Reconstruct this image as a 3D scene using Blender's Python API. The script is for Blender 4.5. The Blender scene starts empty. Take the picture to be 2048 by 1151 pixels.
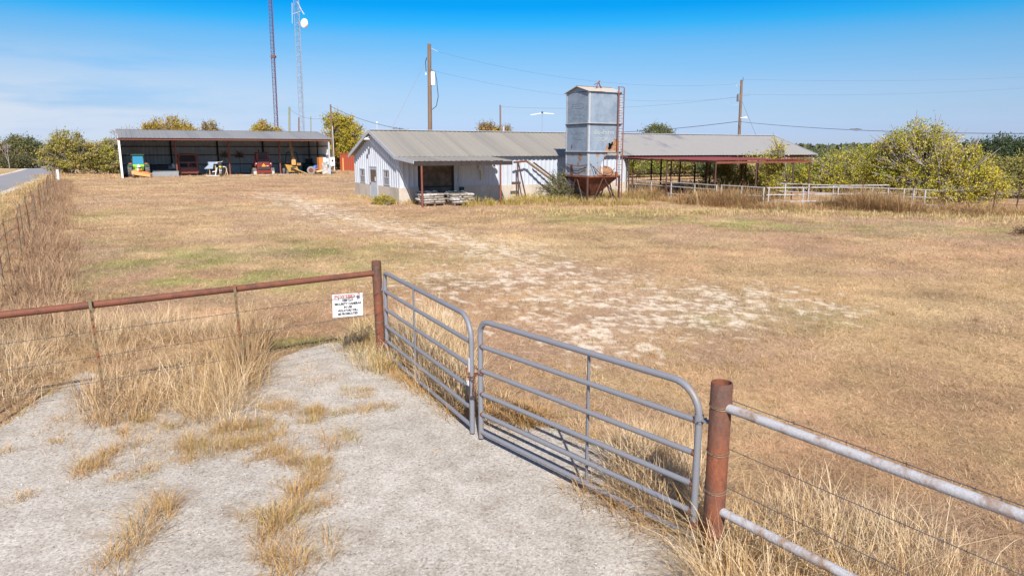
import bpy, math, random
import numpy as np
from mathutils import Vector, Matrix
R = math.radians
random.seed(7); rng = np.random.default_rng(7)
SC = bpy.context.scene
COL = SC.collection
# ------------------------------------------------------------------ camera geometry (metres; camera 3 m up, looking along +Y)
FPX = 1400.0; HC = 3.0
PITCH = math.atan((575.5 - 300.0) / FPX)
CP, SP = math.cos(PITCH), math.sin(PITCH)
def ray(px, py):
    u = (px - 1024) / FPX; v = (575.5 - py) / FPX
    return Vector((u, CP + v * SP, -SP + v * CP))
def gr(px, py, z=0.0):
    d = ray(px, py); t = (z - HC) / d.z
    return Vector((d.x * t, d.y * t, z))
def at(px, py, Y):
    d = ray(px, py); t = Y / d.y
    return Vector((d.x * t, Y, HC + d.z * t))
# ------------------------------------------------------------------ noise
_T = np.random.default_rng(11).random((256, 256))
def vnoise(x, y):
    xi = np.floor(x).astype(int); yi = np.floor(y).astype(int)
    fx = x - xi; fy = y - yi
    fx = fx * fx * (3 - 2 * fx); fy = fy * fy * (3 - 2 * fy)
    a = _T[xi & 255, yi & 255]; b = _T[(xi + 1) & 255, yi & 255]
    c = _T[xi & 255, (yi + 1) & 255]; d = _T[(xi + 1) & 255, (yi + 1) & 255]
    return (a * (1 - fx) + b * fx) * (1 - fy) + (c * (1 - fx) + d * fx) * fy
def fbm(x, y, s=1.0, o=4):
    t = 0; a = 1; n = 0
    for k in range(o):
        t = t + a * vnoise(x / s * 2 ** k + 17.3 * k, y / s * 2 ** k + 5.1 * k); n += a; a *= 0.55
    return t / n
# ------------------------------------------------------------------ objects
def prop(o, label=None, cat=None, group=None, kind=None):
    if label: o['label'] = label
    if cat: o['category'] = cat
    if group: o['group'] = group
    if kind: o['kind'] = kind
    return o
def thing(name, label, cat, loc=(0, 0, 0), rz=0.0, group=None):
    o = bpy.data.objects.new(name, None); COL.objects.link(o)
    o.empty_display_size = 0.2
    o.location = loc; o.rotation_euler = (0, 0, rz)
    return prop(o, label, cat, group)
def copy_tree(o, parent=None):
    c = o.copy(); COL.objects.link(c)
    c.parent = parent
    for ch in [x for x in COL.objects if x.parent == o]:
        copy_tree(ch, c)
    return c
class MB:
    def __init__(s): s.v = []; s.f = []; s.mi = []; s.m = 0
    def add(s, vs, fs):
        n = len(s.v); s.v += [tuple(v) for v in vs]
        s.f += [tuple(i + n for i in f) for f in fs]; s.mi += [s.m] * len(fs); return s
    def box(s, c, d, M=None):
        x, y, z = d[0] / 2, d[1] / 2, d[2] / 2
        vs = [Vector(q) for q in ((-x, -y, -z), (x, -y, -z), (x, y, -z), (-x, y, -z), (-x, -y, z), (x, -y, z), (x, y, z), (-x, y, z))]
        if M is not None: vs = [M @ v for v in vs]
        c = Vector(c)
        return s.add([v + c for v in vs], [(0, 3, 2, 1), (4, 5, 6, 7), (0, 1, 5, 4), (1, 2, 6, 5), (2, 3, 7, 6), (3, 0, 4, 7)])
    def box2(s, a, b):
        return s.box([(a[i] + b[i]) / 2 for i in range(3)], [abs(b[i] - a[i]) for i in range(3)])
    def bar(s, p, q, w, h=None, up=(0, 0, 1)):
        h = h or w; p = Vector(p); q = Vector(q); d = q - p; L = d.length; d.normalize()
        u = Vector(up)
        if abs(d.dot(u)) > .98: u = Vector((0, 1, 0))
        sx = d.cross(u).normalized(); su = sx.cross(d)
        M = Matrix((sx, d, su)).transposed()
        return s.box((p + q) / 2, (w, L, h), M)
    def tube(s, pts, r, n=8, cap=True):
        pts = [Vector(p) for p in pts]; m = len(pts)
        rr = r if isinstance(r, (list, tuple)) else [r] * m
        vs = []; prev = None
        for i, p in enumerate(pts):
            t = (pts[min(i + 1, m - 1)] - pts[max(i - 1, 0)])
            if t.length < 1e-9: t = Vector((0, 0, 1))
            t.normalize()
            if prev is None:
                a = Vector((0, 0, 1)) if abs(t.z) < .9 else Vector((1, 0, 0))
                x = t.cross(a).normalized()
            else:
                x = (prev - t * prev.dot(t))
                x = x.normalized() if x.length > 1e-6 else t.orthogonal().normalized()
            prev = x; y = t.cross(x)
            for k in range(n):
                a = 2 * math.pi * k / n
                vs.append(p + (x * math.cos(a) + y * math.sin(a)) * rr[i])
        fs = []
        for i in range(m - 1):
            for k in range(n):
                k2 = (k + 1) % n
                fs.append((i * n + k, i * n + k2, (i + 1) * n + k2, (i + 1) * n + k))
        if cap:
            fs.append(tuple(range(n - 1, -1, -1))); fs.append(tuple((m - 1) * n + k for k in range(n)))
        return s.add(vs, fs)
    def lathe(s, prof, c=(0, 0, 0), n=20, M=None):
        vs = []; c = Vector(c)
        for r, z in prof:
            for k in range(n):
                a = 2 * math.pi * k / n
                v = Vector((r * math.cos(a), r * math.sin(a), z))
                if M is not None: v = M @ v
                vs.append(v + c)
        fs = []
        for i in range(len(prof) - 1):
            for k in range(n):
                k2 = (k + 1) % n
                fs.append((i * n + k, i * n + k2, (i + 1) * n + k2, (i + 1) * n + k))
        return s.add(vs, fs)
    def prism(s, poly, f0, f1):      # poly of 2-D points; f0/f1 map a 2-D point to the front/back 3-D point
        n = len(poly)
        vs = [f0(*p) for p in poly] + [f1(*p) for p in poly]
        fs = [tuple(range(n)), tuple(range(2 * n - 1, n - 1, -1))]
        for i in range(n):
            j = (i + 1) % n
            fs.append((i, i + n, j + n, j))
        return s.add(vs, fs)
    def ribbed(s, x0, x1, lo, hi, fn, pitch=.23, depth=.025, flat=.5, thick=.004):
        # corrugated sheet: profile along x, from lo(x) to hi(x); fn(x, d, h) -> 3-D
        xs = []; x = x0
        rib = pitch * (1 - flat)
        while x < x1 - 1e-6:
            for a, d in ((0, 0), (pitch * flat, 0), (pitch * flat + rib * .3, depth), (pitch - rib * .3, depth)):
                if x + a < x1: xs.append((x + a, d))
            x += pitch
        xs.append((x1, 0))
        vs = []; fs = []
        for xx, d in xs:
            vs += [fn(xx, d, lo(xx)), fn(xx, d, hi(xx)), fn(xx, d - thick, lo(xx)), fn(xx, d - thick, hi(xx))]
        for i in range(len(xs) - 1):
            a = 4 * i; b = a + 4
            fs += [(a, b, b + 1, a + 1), (a + 2, a + 3, b + 3, b + 2), (a, a + 2, b + 2, b), (a + 1, b + 1, b + 3, a + 3)]
        e = 4 * (len(xs) - 1)
        fs += [(0, 1, 3, 2), (e, e + 2, e + 3, e + 1)]
        return s.add(vs, fs)
    def build(s, name, mat, parent=None, smooth=False, bevel=0):
        me = bpy.data.meshes.new(name)
        me.from_pydata(s.v, [], s.f)
        for m in (mat if isinstance(mat, (list, tuple)) else [mat]): me.materials.append(m)
        if isinstance(mat, (list, tuple)): me.polygons.foreach_set('material_index', s.mi)
        if smooth:
            me.polygons.foreach_set('use_smooth', [True] * len(me.polygons))
            try: me.set_sharp_from_angle(angle=R(40))
            except Exception: pass
        me.update()
        o = bpy.data.objects.new(name, me); COL.objects.link(o)
        if parent is not None: o.parent = parent
        if bevel:
            b = o.modifiers.new('bevel', 'BEVEL'); b.width = bevel; b.segments = 2; b.limit_method = 'ANGLE'
        return o
def np_mesh(name, V, F, mat, col=None, parent=None, fcol=None):
    """V (n,3); F list of (m,k) arrays; col (n,3) per-vertex colour"""
    me = bpy.data.meshes.new(name)
    V = np.asarray(V, np.float32); me.vertices.add(len(V)); me.vertices.foreach_set('co', V.ravel())
    idx = np.concatenate([f.ravel() for f in F]).astype(np.int32)
    tot = np.concatenate([np.full(len(f), f.shape[1]) for f in F]).astype(np.int32)
    st = np.concatenate([[0], np.cumsum(tot)[:-1]]).astype(np.int32)
    me.loops.add(len(idx)); me.loops.foreach_set('vertex_index', idx)
    me.polygons.add(len(tot)); me.polygons.foreach_set('loop_start', st)
    try: me.polygons.foreach_set('loop_total', tot)
    except Exception: pass
    if col is not None:
        at_ = me.attributes.new('Col', 'FLOAT_COLOR', 'POINT')
        c4 = np.ones((len(V), 4), np.float32); c4[:, :3] = col
        at_.data.foreach_set('color', c4.ravel())
    me.update(calc_edges=True); me.validate()
    me.materials.append(mat)
    o = bpy.data.objects.new(name, me); COL.objects.link(o)
    if parent is not None: o.parent = parent
    return o
def arc_path(pts, rad, n=7):
    """polyline with rounded corners"""
    pts = [Vector(p) for p in pts]; out = [pts[0]]
    for i in range(1, len(pts) - 1):
        r = rad[i - 1] if isinstance(rad, (list, tuple)) else rad
        a = (pts[i - 1] - pts[i]).normalized(); b = (pts[i + 1] - pts[i]).normalized()
        ang = a.angle(b); L = r / math.tan(ang / 2)
        p0 = pts[i] + a * L; p1 = pts[i] + b * L
        ce = pts[i] + (a + b).normalized() * (r / math.sin(ang / 2))
        v0 = p0 - ce; v1 = p1 - ce; om = v0.angle(v1)
        for k in range(n + 1):
            t = k / n
            out.append(ce + (v0 * math.sin((1 - t) * om) + v1 * math.sin(t * om)) / math.sin(om))
    out.append(pts[-1]); return out
# ------------------------------------------------------------------ materials
def new_mat(name):
    m = bpy.data.materials.new(name); m.use_nodes = True
    nt = m.node_tree; b = nt.nodes['Principled BSDF']
    return m, nt, b
def N(nt, t, **k):
    n = nt.nodes.new(t)
    for a, v in k.items():
        if a in n.inputs.keys() if hasattr(n.inputs, 'keys') else False: n.inputs[a].default_value = v
        else: setattr(n, a, v)
    return n
def ramp(nt, src, stops):
    r = nt.nodes.new('ShaderNodeValToRGB')
    e = r.color_ramp.elements
    while len(e) < len(stops): e.new(.5)
    for el, (p, c) in zip(e, stops):
        el.position = p; el.color = (*c, 1) if len(c) == 3 else c
    nt.links.new(src, r.inputs['Fac']); return r
def noise(nt, scale, detail=4, rough=.6, stretch=None, coord='Object'):
    tc = nt.nodes.new('ShaderNodeTexCoord'); out = tc.outputs[coord]
    if stretch:
        mp = nt.nodes.new('ShaderNodeMapping'); mp.inputs['Scale'].default_value = stretch
        nt.links.new(out, mp.inputs['Vector']); out = mp.outputs['Vector']
    n = nt.nodes.new('ShaderNodeTexNoise')
    n.inputs['Scale'].default_value = scale; n.inputs['Detail'].default_value = detail; n.inputs['Roughness'].default_value = rough
    nt.links.new(out, n.inputs['Vector']); return n
def mat(name, c, rough=.6, metal=0.0, var=.12, scale=3.0, c2=None, lo=.45, hi=.62, bump=0.0, bscale=40, stretch=None, spec=.5):
    """base colour with tone variation; c2 = second colour (rust, dirt, wear) in noise-shaped patches"""
    m, nt, b = new_mat(name)
    n = noise(nt, scale, 5, .65, stretch)
    if c2 is not None:
        r = ramp(nt, n.outputs['Fac'], [(lo, c), (hi, c2)])
    else:
        r = ramp(nt, n.outputs['Fac'], [(.3, tuple(x * (1 - var) for x in c)), (.7, tuple(min(1, x * (1 + var)) for x in c))])
    n2 = noise(nt, scale * 9, 4, .7, stretch)
    mx = nt.nodes.new('ShaderNodeMix'); mx.data_type = 'RGBA'; mx.blend_type = 'MULTIPLY'; mx.inputs['Factor'].default_value = 1
    r2 = ramp(nt, n2.outputs['Fac'], [(.3, (1 - var,) * 3), (.7, (1 + var * .6,) * 3)])
    nt.links.new(r.outputs['Color'], mx.inputs['A']); nt.links.new(r2.outputs['Color'], mx.inputs['B'])
    nt.links.new(mx.outputs['Result'], b.inputs['Base Color'])
    b.inputs['Roughness'].default_value = rough; b.inputs['Metallic'].default_value = metal
    b.inputs['Specular IOR Level'].default_value = spec
    if bump:
        n3 = noise(nt, bscale, 4, .6)
        bp = nt.nodes.new('ShaderNodeBump'); bp.inputs['Strength'].default_value = bump; bp.inputs['Distance'].default_value = .02
        nt.links.new(n3.outputs['Fac'], bp.inputs['Height']); nt.links.new(bp.outputs['Normal'], b.inputs['Normal'])
    return m
def leaf_mat(name, trans=.35, rough=.6, spec=.2):
    m, nt, b = new_mat(name)
    a = nt.nodes.new('ShaderNodeAttribute'); a.attribute_name = 'Col'
    b.inputs['Roughness'].default_value = rough; b.inputs['Specular IOR Level'].default_value = spec
    nt.links.new(a.outputs['Color'], b.inputs['Base Color'])
    if trans:
        t = nt.nodes.new('ShaderNodeBsdfTranslucent'); nt.links.new(a.outputs['Color'], t.inputs['Color'])
        mx = nt.nodes.new('ShaderNodeMixShader'); mx.inputs['Fac'].default_value = trans
        nt.links.new(b.outputs['BSDF'], mx.inputs[1]); nt.links.new(t.outputs['BSDF'], mx.inputs[2])
        nt.links.new(mx.outputs['Shader'], nt.nodes['Material Output'].inputs['Surface'])
    return m
M = {}
M['leaf'] = leaf_mat('leaf', .3)
M['grass'] = leaf_mat('dry grass', .25, .7, .15)
M['bark'] = mat('bark', (.16, .125, .10), .9, var=.3, scale=2, bump=.4, bscale=15)
M['greybark'] = mat('grey bark', (.26, .23, .22), .9, var=.3, scale=2)
M['gatepaint'] = mat('gate grey enamel', (.19, .195, .222), .48, .0, .10, 7, c2=(.215, .185, .165), lo=.55, hi=.70)
M['rust'] = mat('rusted steel pipe', (.20, .064, .03), .8, .0, .3, 4, c2=(.10, .055, .042), lo=.40, hi=.6, bump=.35, bscale=60, stretch=(1, 1, .45))
M['rustrail'] = mat('even brown rust', (.18, .062, .033), .75, .0, .2, 6, c2=(.115, .045, .03), bump=.15, bscale=80)
M['rustbright'] = mat('orange rust', (.25, .08, .035), .9, .0, .3, 3, c2=(.11, .05, .034), lo=.4, hi=.6, bump=.3, bscale=20)
M['rustdark'] = mat('dark rust', (.085, .04, .032), .85, .0, .25, 3)
M['tposts'] = mat('weathered steel post', (.20, .17, .10), .7, .2, .3, 5, c2=(.24, .10, .045), lo=.4, hi=.6)
M['wire'] = mat('fence wire', (.13, .12, .115), .6, .5, .2, 10)
M['wirerust'] = mat('tie wire', (.22, .16, .10), .6, .4, .2, 10)
M['whitepipe'] = mat('chalky white pipe', (.39, .385, .405), .65, .0, .14, 6, c2=(.25, .17, .125), lo=.50, hi=.66, bump=.3, bscale=60)
M['penpipe'] = mat('faded white pen pipe', (.44, .43, .43), .65, .0, .18, 2, c2=(.24, .15, .11), lo=.53, hi=.66)
M['siding'] = mat('galvanized siding', (.47, .51, .575), .45, .0, .07, 1.2, c2=(.41, .445, .49), lo=.45, hi=.7, stretch=(1, 1, .25))
M['sidingdull'] = mat('dull galvanized siding', (.68, .74, .80), .5, .0, .12, 1.2, stretch=(1, 1, .3))
M['roof'] = mat('weathered metal roof', (.265, .247, .215), .55, .0, .05, 1.0, c2=(.215, .20, .18), lo=.42, hi=.64, stretch=(1.3, .03, .03))
M['roofshed'] = mat('grey shed roof', (.235, .235, .232), .55, .0, .05, .9, c2=(.20, .198, .195), lo=.42, hi=.64, stretch=(1.3, .05, .05))
M['roofstain'] = mat('stained metal roof', (.275, .265, .255), .55, .0, .05, .22, c2=(.12, .12, .16), lo=.52, hi=.64, stretch=(1, .5, 1))
M['trim'] = mat('galvanized trim', (.42, .45, .50), .45, .1, .08, 2)
M['conc'] = mat('stained concrete block', (.50, .445, .38), .9, .0, .12, 1.3, c2=(.37, .31, .245), lo=.42, hi=.7, bump=.3, bscale=14, stretch=(1, 1, .5))
M['concl'] = mat('pale concrete', (.50, .48, .46), .9, .0, .12, 2, bump=.2)
M['redsteel'] = mat('red oxide steel', (.185, .055, .036), .7, .0, .15, 3)
M['redroof'] = mat('red brown awning', (.22, .055, .055), .65, .0, .15, 1.5)
M['wood'] = mat('weathered wood pole', (.185, .12, .08), .9, .0, .22, 3, bump=.4, bscale=20, stretch=(4, 4, .4))
M['woodgreen'] = mat('greenish treated pole', (.24, .25, .16), .9, .0, .15, 3)
M['ply'] = mat('dark weathered plywood', (.17, .13, .10), .9, .0, .3, 2.0, c2=(.085, .062, .05), lo=.4, hi=.6, bump=.3, bscale=10)
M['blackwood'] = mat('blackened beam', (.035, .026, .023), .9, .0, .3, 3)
M['dark'] = mat('dark steel', (.035, .032, .032), .7, .0, .2, 3)  # near-black steel, one even tone with slight noise
M['rubber'] = mat('dusty tyre rubber', (.13, .12, .11), .9, .0, .25, 6)
M['white'] = mat('white enamel', (.75, .75, .75), .5, .0, .05, 3)
M['insul'] = mat('pale insulator', (.6, .62, .62), .3, .0, .05, 3)
M['galv'] = mat('dull blue galvanized bin sheet', (.25, .31, .385), .5, .1, .14, 1.3, c2=(.18, .23, .30), lo=.4, hi=.62)
M['galvl'] = mat('bright galvanized strip', (.42, .45, .48), .45, .1, .1, 3)
M['galvrust'] = mat('galvanized sheet rusting at its foot', (.25, .31, .385), .6, .1, .14, 1.9, c2=(.27, .15, .075), lo=.52, hi=.59)
M['towerred'] = mat('faded red tower paint', (.11, .045, .085), .6, .0, .1, .1)
M['towergrey'] = mat('galvanized tower steel', (.27, .31, .38), .5, .1, .1, .1)
M['paint'] = mat('faded cream lettering', (.42, .40, .33), .8, .0, .2, 8, c2=(.26, .31, .365), lo=.40, hi=.54)
M['paintdark'] = mat('faded dark lettering', (.185, .23, .285), .8, .0, .15, 8, c2=(.24, .30, .36), lo=.4, hi=.6)
M['sign'] = mat('white sign plastic', (.70, .70, .70), .45, .0, .03, 5)
M['ink'] = mat('black print', (.045, .05, .06), .6, .0, .1, 5)
M['inkred'] = mat('sun-faded red print', (.42, .13, .13), .6, .0, .1, 9)
M['inkpurple'] = mat('violet padlock print', (.19, .17, .26), .6, .0, .1, 9)
M['bag'] = mat('grey feed bag plastic', (.30, .26, .22), .6, .0, .2, 4, c2=(.22, .19, .155))
M['bagw'] = mat('whitish feed bag plastic', (.50, .48, .46), .5, .0, .1, 4, c2=(.30, .265, .23), lo=.45, hi=.58)
def glass_mat(name, c, rough=.08):
    m, nt, b = new_mat(name)
    b.inputs['Base Color'].default_value = (*c, 1); b.inputs['Roughness'].default_value = rough
    b.inputs['Specular IOR Level'].default_value = .8
    return m
M['glass'] = glass_mat('dark window glass', (.03, .03, .035))
M['skyglass'] = glass_mat('cab glass with painted sky reflection', (.03, .21, .36), .2)  # blue base colour paints the sky's reflection into the glass
# ------------------------------------------------------------------ sun, sky, camera
cam = bpy.data.cameras.new('camera'); co = bpy.data.objects.new('camera', cam); COL.objects.link(co)
co.location = (0, 0, HC); co.rotation_euler = (R(90) - PITCH, 0, 0)
cam.sensor_width = 36; cam.lens = FPX / 2048 * 36; cam.clip_end = 6000; cam.clip_start = .05
SC.camera = co
SUNV = Vector((.13, -1.14, 1.0)).normalized()          # towards the sun
sl = bpy.data.lights.new('sun', 'SUN'); sl.energy = 4.7; sl.angle = R(.5); sl.color = (1, .935, .85)
so = bpy.data.objects.new('sun', sl); COL.objects.link(so)
so.rotation_euler = (-SUNV).to_track_quat('-Z', 'Y').to_euler(); so.location = (10, -20, 30)
w = bpy.data.worlds.new('World'); SC.world = w; w.use_nodes = True
nt = w.node_tree; bg = nt.nodes['Background']; bg.inputs['Strength'].default_value = .092
sky = nt.nodes.new('ShaderNodeTexSky'); sky.sky_type = 'NISHITA'; sky.sun_disc = False
sky.sun_elevation = math.asin(SUNV.z); sky.sun_rotation = math.atan2(SUNV.x, SUNV.y)
sky.air_density = 1.0; sky.dust_density = .6; sky.ozone_density = 1.6
tc = nt.nodes.new('ShaderNodeTexCoord'); sep = nt.nodes.new('ShaderNodeSeparateXYZ'); nt.links.new(tc.outputs['Generated'], sep.inputs[0])
# visible sky deepens with elevation; unseen overhead tint greyed for less blue ambient
tint = ramp(nt, sep.outputs['Z'], [(.003, (.546, .698, 1.2)), (.024, (.453, .581, 1.047)), (.051, (.448, .562, .86)), (.081, (.445, .576, .815)), (.125, (.328, .592, .821)), (.145, (.227, .592, .854)), (.164, (.068, .583, .906)), (.185, (.006, .512, .925)), (.32, (.05, .5, .9)), (.5, (.6, .6, .75)), (1, (.7, .65, .7))])
mul = nt.nodes.new('ShaderNodeMix'); mul.data_type = 'RGBA'; mul.blend_type = 'MULTIPLY'; mul.inputs['Factor'].default_value = 1
nt.links.new(sky.outputs['Color'], mul.inputs['A']); nt.links.new(tint.outputs['Color'], mul.inputs['B'])
# thin cirrus low on the left
mp = nt.nodes.new('ShaderNodeMapping'); mp.inputs['Scale'].default_value = (2.2, 2.2, 16); nt.links.new(tc.outputs['Generated'], mp.inputs['Vector'])
cn = nt.nodes.new('ShaderNodeTexNoise'); cn.inputs['Scale'].default_value = 1.6; cn.inputs['Detail'].default_value = 6; cn.inputs['Roughness'].default_value = .6
nt.links.new(mp.outputs['Vector'], cn.inputs['Vector'])
cr = ramp(nt, cn.outputs['Fac'], [(.32, (0, 0, 0)), (.52, (1, 1, 1))])
band = ramp(nt, sep.outputs['Z'], [(0, (.9,) * 3), (.05, (1,) * 3), (.085, (.5,) * 3), (.13, (.1,) * 3), (.17, (0,) * 3)])
side = ramp(nt, sep.outputs['X'], [(0, (1,) * 3), (.01, (.22,) * 3)])
mm = nt.nodes.new('ShaderNodeMath'); mm.operation = 'MULTIPLY'; nt.links.new(cr.outputs['Color'], mm.inputs[0]); nt.links.new(band.outputs['Color'], mm.inputs[1])
sx_ = nt.nodes.new('ShaderNodeMapRange'); sx_.inputs['From Min'].default_value = -.58; sx_.inputs['From Max'].default_value = -.1; sx_.inputs['To Min'].default_value = .95; sx_.inputs['To Max'].default_value = .10
nt.links.new(sep.outputs['X'], sx_.inputs['Value'])
mm2 = nt.nodes.new('ShaderNodeMath'); mm2.operation = 'MULTIPLY'; nt.links.new(mm.outputs[0], mm2.inputs[0]); nt.links.new(sx_.outputs['Result'], mm2.inputs[1])
cl = nt.nodes.new('ShaderNodeMix'); cl.data_type = 'RGBA'; nt.links.new(mm2.outputs[0], cl.inputs['Factor'])
nt.links.new(mul.outputs['Result'], cl.inputs['A']); cl.inputs['B'].default_value = (4.5, 5.1, 6.0, 1)
nt.links.new(cl.outputs['Result'], bg.inputs['Color'])
SC.view_settings.view_transform = 'Standard'; SC.view_settings.look = 'None'; SC.view_settings.gamma = 1
SC.view_settings.exposure = .70
SC.render.engine = 'CYCLES'
SC.cycles.max_bounces = 6; SC.cycles.diffuse_bounces = 3; SC.cycles.transparent_max_bounces = 6
try: SC.cycles.use_denoising = True
except Exception: pass

# ------------------------------------------------------------------ frames of the two buildings
TH = R(29.23)
BO = Vector((-6.32, 39.67, 0)); BW, BE, BR_, BC, BT, BL = 8.3, 2.68, 4.11, .91, 16.1, 34.8
LX = Vector((math.cos(TH), math.sin(TH), 0)); LY = Vector((-math.sin(TH), math.cos(TH), 0))
def BWd(x, y, z=0): return BO + LX * x + LY * y + Vector((0, 0, z))
def to_local(p, o): d = p - o; return Vector((d.dot(LX), d.dot(LY), p.z))
def on_y(px, py, y, o=BO):       # barn-frame point where the sight line meets the plane local y
    d = ray(px, py); c = Vector((0, 0, HC)) - o; c.z = HC
    t = (y - (Vector((c.x, c.y, 0))).dot(LY)) / Vector((d.x, d.y, 0)).dot(LY)
    p = c + d * t; return Vector((Vector((p.x, p.y, 0)).dot(LX), y, p.z))
def on_x(px, py, x, o=BO):
    d = ray(px, py); c = Vector((0, 0, HC)) - o; c.z = HC
    t = (x - (Vector((c.x, c.y, 0))).dot(LX)) / Vector((d.x, d.y, 0)).dot(LX)
    p = c + d * t; return Vector((x, Vector((p.x, p.y, 0)).dot(LY), p.z))
SO = Vector((-42.5, 77.3, 0))
def spot(px, py): return to_local(gr(px, py), SO)

# ------------------------------------------------------------------ driveway outline and bare tracks (ground coordinates)
PADPX = [(-60, 900), (0, 862), (60, 815), (120, 785), (165, 745), (215, 752), (250, 800), (330, 795), (420, 800), (490, 775), (512, 742), (560, 722), (600, 700), (650, 690),
         (715, 684), (738, 700), (752, 730), (800, 752), (838, 775), (880, 800), (930, 835), (960, 832), (1010, 838), (1080, 850), (1150, 868), (1225, 890), (1290, 930),
         (1325, 985), (1345, 1040), (1375, 1090), (1400, 1151), (1450, 1300)]
PAD = [gr(*q).xy for q in PADPX] + [Vector((1.2, 1.5)), Vector((1.0, -8)), Vector((-12, -8)), Vector((-9.5, 2)), Vector((-8.0, 4.6)), Vector((-7.0, 5.9))]
def jag(poly, step=.07, amp=.12):
    out = []
    for i, p in enumerate(poly):
        q = poly[(i + 1) % len(poly)]; L = (q - p).length; n = max(1, int(L / step)) if p.y > -1 else 1
        for k in range(n):
            r = p + (q - p) * (k / n); nn = Vector((-(q - p).y, (q - p).x)).normalized()
            d = float(fbm(np.array([r.x]), np.array([r.y]), .55, 4)[0] - .5) * 2 * amp if p.y > -1 else 0
            out.append(r + nn * d * 1.6)
    return out
PADJ = jag(PAD)
def inside(poly, X, Y):
    r = np.zeros(X.shape, bool); n = len(poly)
    px = np.array([p[0] for p in poly]); py = np.array([p[1] for p in poly])
    for i in range(n):
        j = i - 1
        c = ((py[i] > Y) != (py[j] > Y)) & (X < (px[j] - px[i]) * (Y - py[i]) / (py[j] - py[i] + 1e-12) + px[i])
        r ^= c
    return r
def seg_dist(poly, X, Y):
    best = np.full(X.shape, 1e9)
    for (a, b) in zip(poly[:-1], poly[1:]):
        a = np.array(a[:2]); b = np.array(b[:2]); d = b - a; L2 = d @ d + 1e-12
        t = np.clip(((X - a[0]) * d[0] + (Y - a[1]) * d[1]) / L2, 0, 1)
        best = np.minimum(best, np.hypot(X - a[0] - t * d[0], Y - a[1] - t * d[1]))
    return best
TRACK = [gr(*q) for q in ((545, 388), (600, 405), (660, 428), (760, 450), (880, 470), (1000, 500), (1080, 530), (1130, 570))]
BARE = [(gr(1180, 590), 3.2), (gr(1330, 610), 2.4), (gr(1230, 650), 1.7), (gr(1010, 555), 2.8), (gr(1110, 570), 2.5), (gr(1450, 600), 2.4), (gr(1210, 685), 1.2), (gr(1090, 640), 1.0), (gr(1440, 640), 1.2)]
def bare_mask(X, Y):
    m = np.clip(1 - seg_dist(TRACK, X, Y) / 2.6, 0, 1) * .95
    for c, r in BARE:
        m = np.maximum(m, np.clip(1.25 - np.hypot(X - c.x, Y - c.y) / r, 0, 1))
    n = fbm(X, Y, .55, 4); n2 = fbm(X + 40, Y + 9, .13, 2)
    n3 = fbm(X - 13, Y + 21, .28, 3)
    v = m * .52 + (n - .5) * .6 + (n3 - .5) * 1.1 + (n2 - .5) * 1.7
    return np.clip(np.clip((v - .40) / .36, 0, 1) * .84 + np.clip(m - .15, 0, 1) * .14, 0, 1) * (m > .02)
GREEN = [(gr(330, 555), 6.0, 3.0), (gr(210, 545), 4.0, 3.0), (gr(420, 510), 6, 4), (gr(480, 525), 4.0, 2.0), (gr(600, 500), 3, 1.5), (gr(1330, 440), 6, 2.5), (gr(1650, 452), 7, 2.5), (gr(1960, 468), 5, 2), (gr(1250, 432), 5, 1.6), (gr(1450, 445), 5, 1.5),
         (gr(20, 440), 4, 6), (gr(1500, 640), 2, 1), (gr(600, 690), 1.2, .5), (gr(1850, 460), 5, 1.5)]
def grass_tone(X, Y):
    """large-scale colour of the sward: straw, reddish brown, greenish"""
    X = np.asarray(X, float); Y = np.asarray(Y, float)
    straw = np.array([.535, .372, .215]); red = np.array([.50, .312, .195]); pale = np.array([.61, .46, .27]); green = np.array([.30, .31, .10])
    a = fbm(X, Y, 7.5, 5); b = fbm(X + 71, Y + 13, 2.6, 5); c = fbm(X + 9, Y - 33, 1.0, 3)
    wr = np.clip((a - .42) / .2, 0, 1)[..., None] * .75
    col = straw * (1 - wr) + red * wr
    wp = np.clip((b - .52) / .2, 0, 1)[..., None] * .6
    col = col * (1 - wp) + pale * wp
    g = np.zeros(X.shape)
    for ce, rx, ry in GREEN:
        g = np.maximum(g, np.clip(1.3 - np.hypot((X - ce.x) / rx, (Y - ce.y) / ry), 0, 1))
    g = np.clip(g * 1.0 * np.clip((c - .30) / .30, 0, 1) * .8 + np.clip((c - .62) / .2, 0, 1) * .10, 0, .8)[..., None]
    col = col * (1 - g) + green * g
    k1 = fbm(X + 3, Y + 50, 1.5, 4); k2 = fbm(X - 60, Y + 7, .6, 3)
    col = col * (1 + (k1 - .5) * .75 + (k2 - .5) * .45)[..., None]
    pk = np.clip((fbm(X + 90, Y - 11, 3.2, 4) - .5) / .18, 0, 1)[..., None] * .5
    col = col * (1 - pk) + np.array([.47, .315, .235]) * pk
    # yellow verge beyond the wire fence
    v = np.clip((-(X + 2.1) - .572 * Y) / 2, 0, 1)[..., None] * .5
    col = col * (1 - v) + np.array([.54, .40, .18]) * v
    return col
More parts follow.
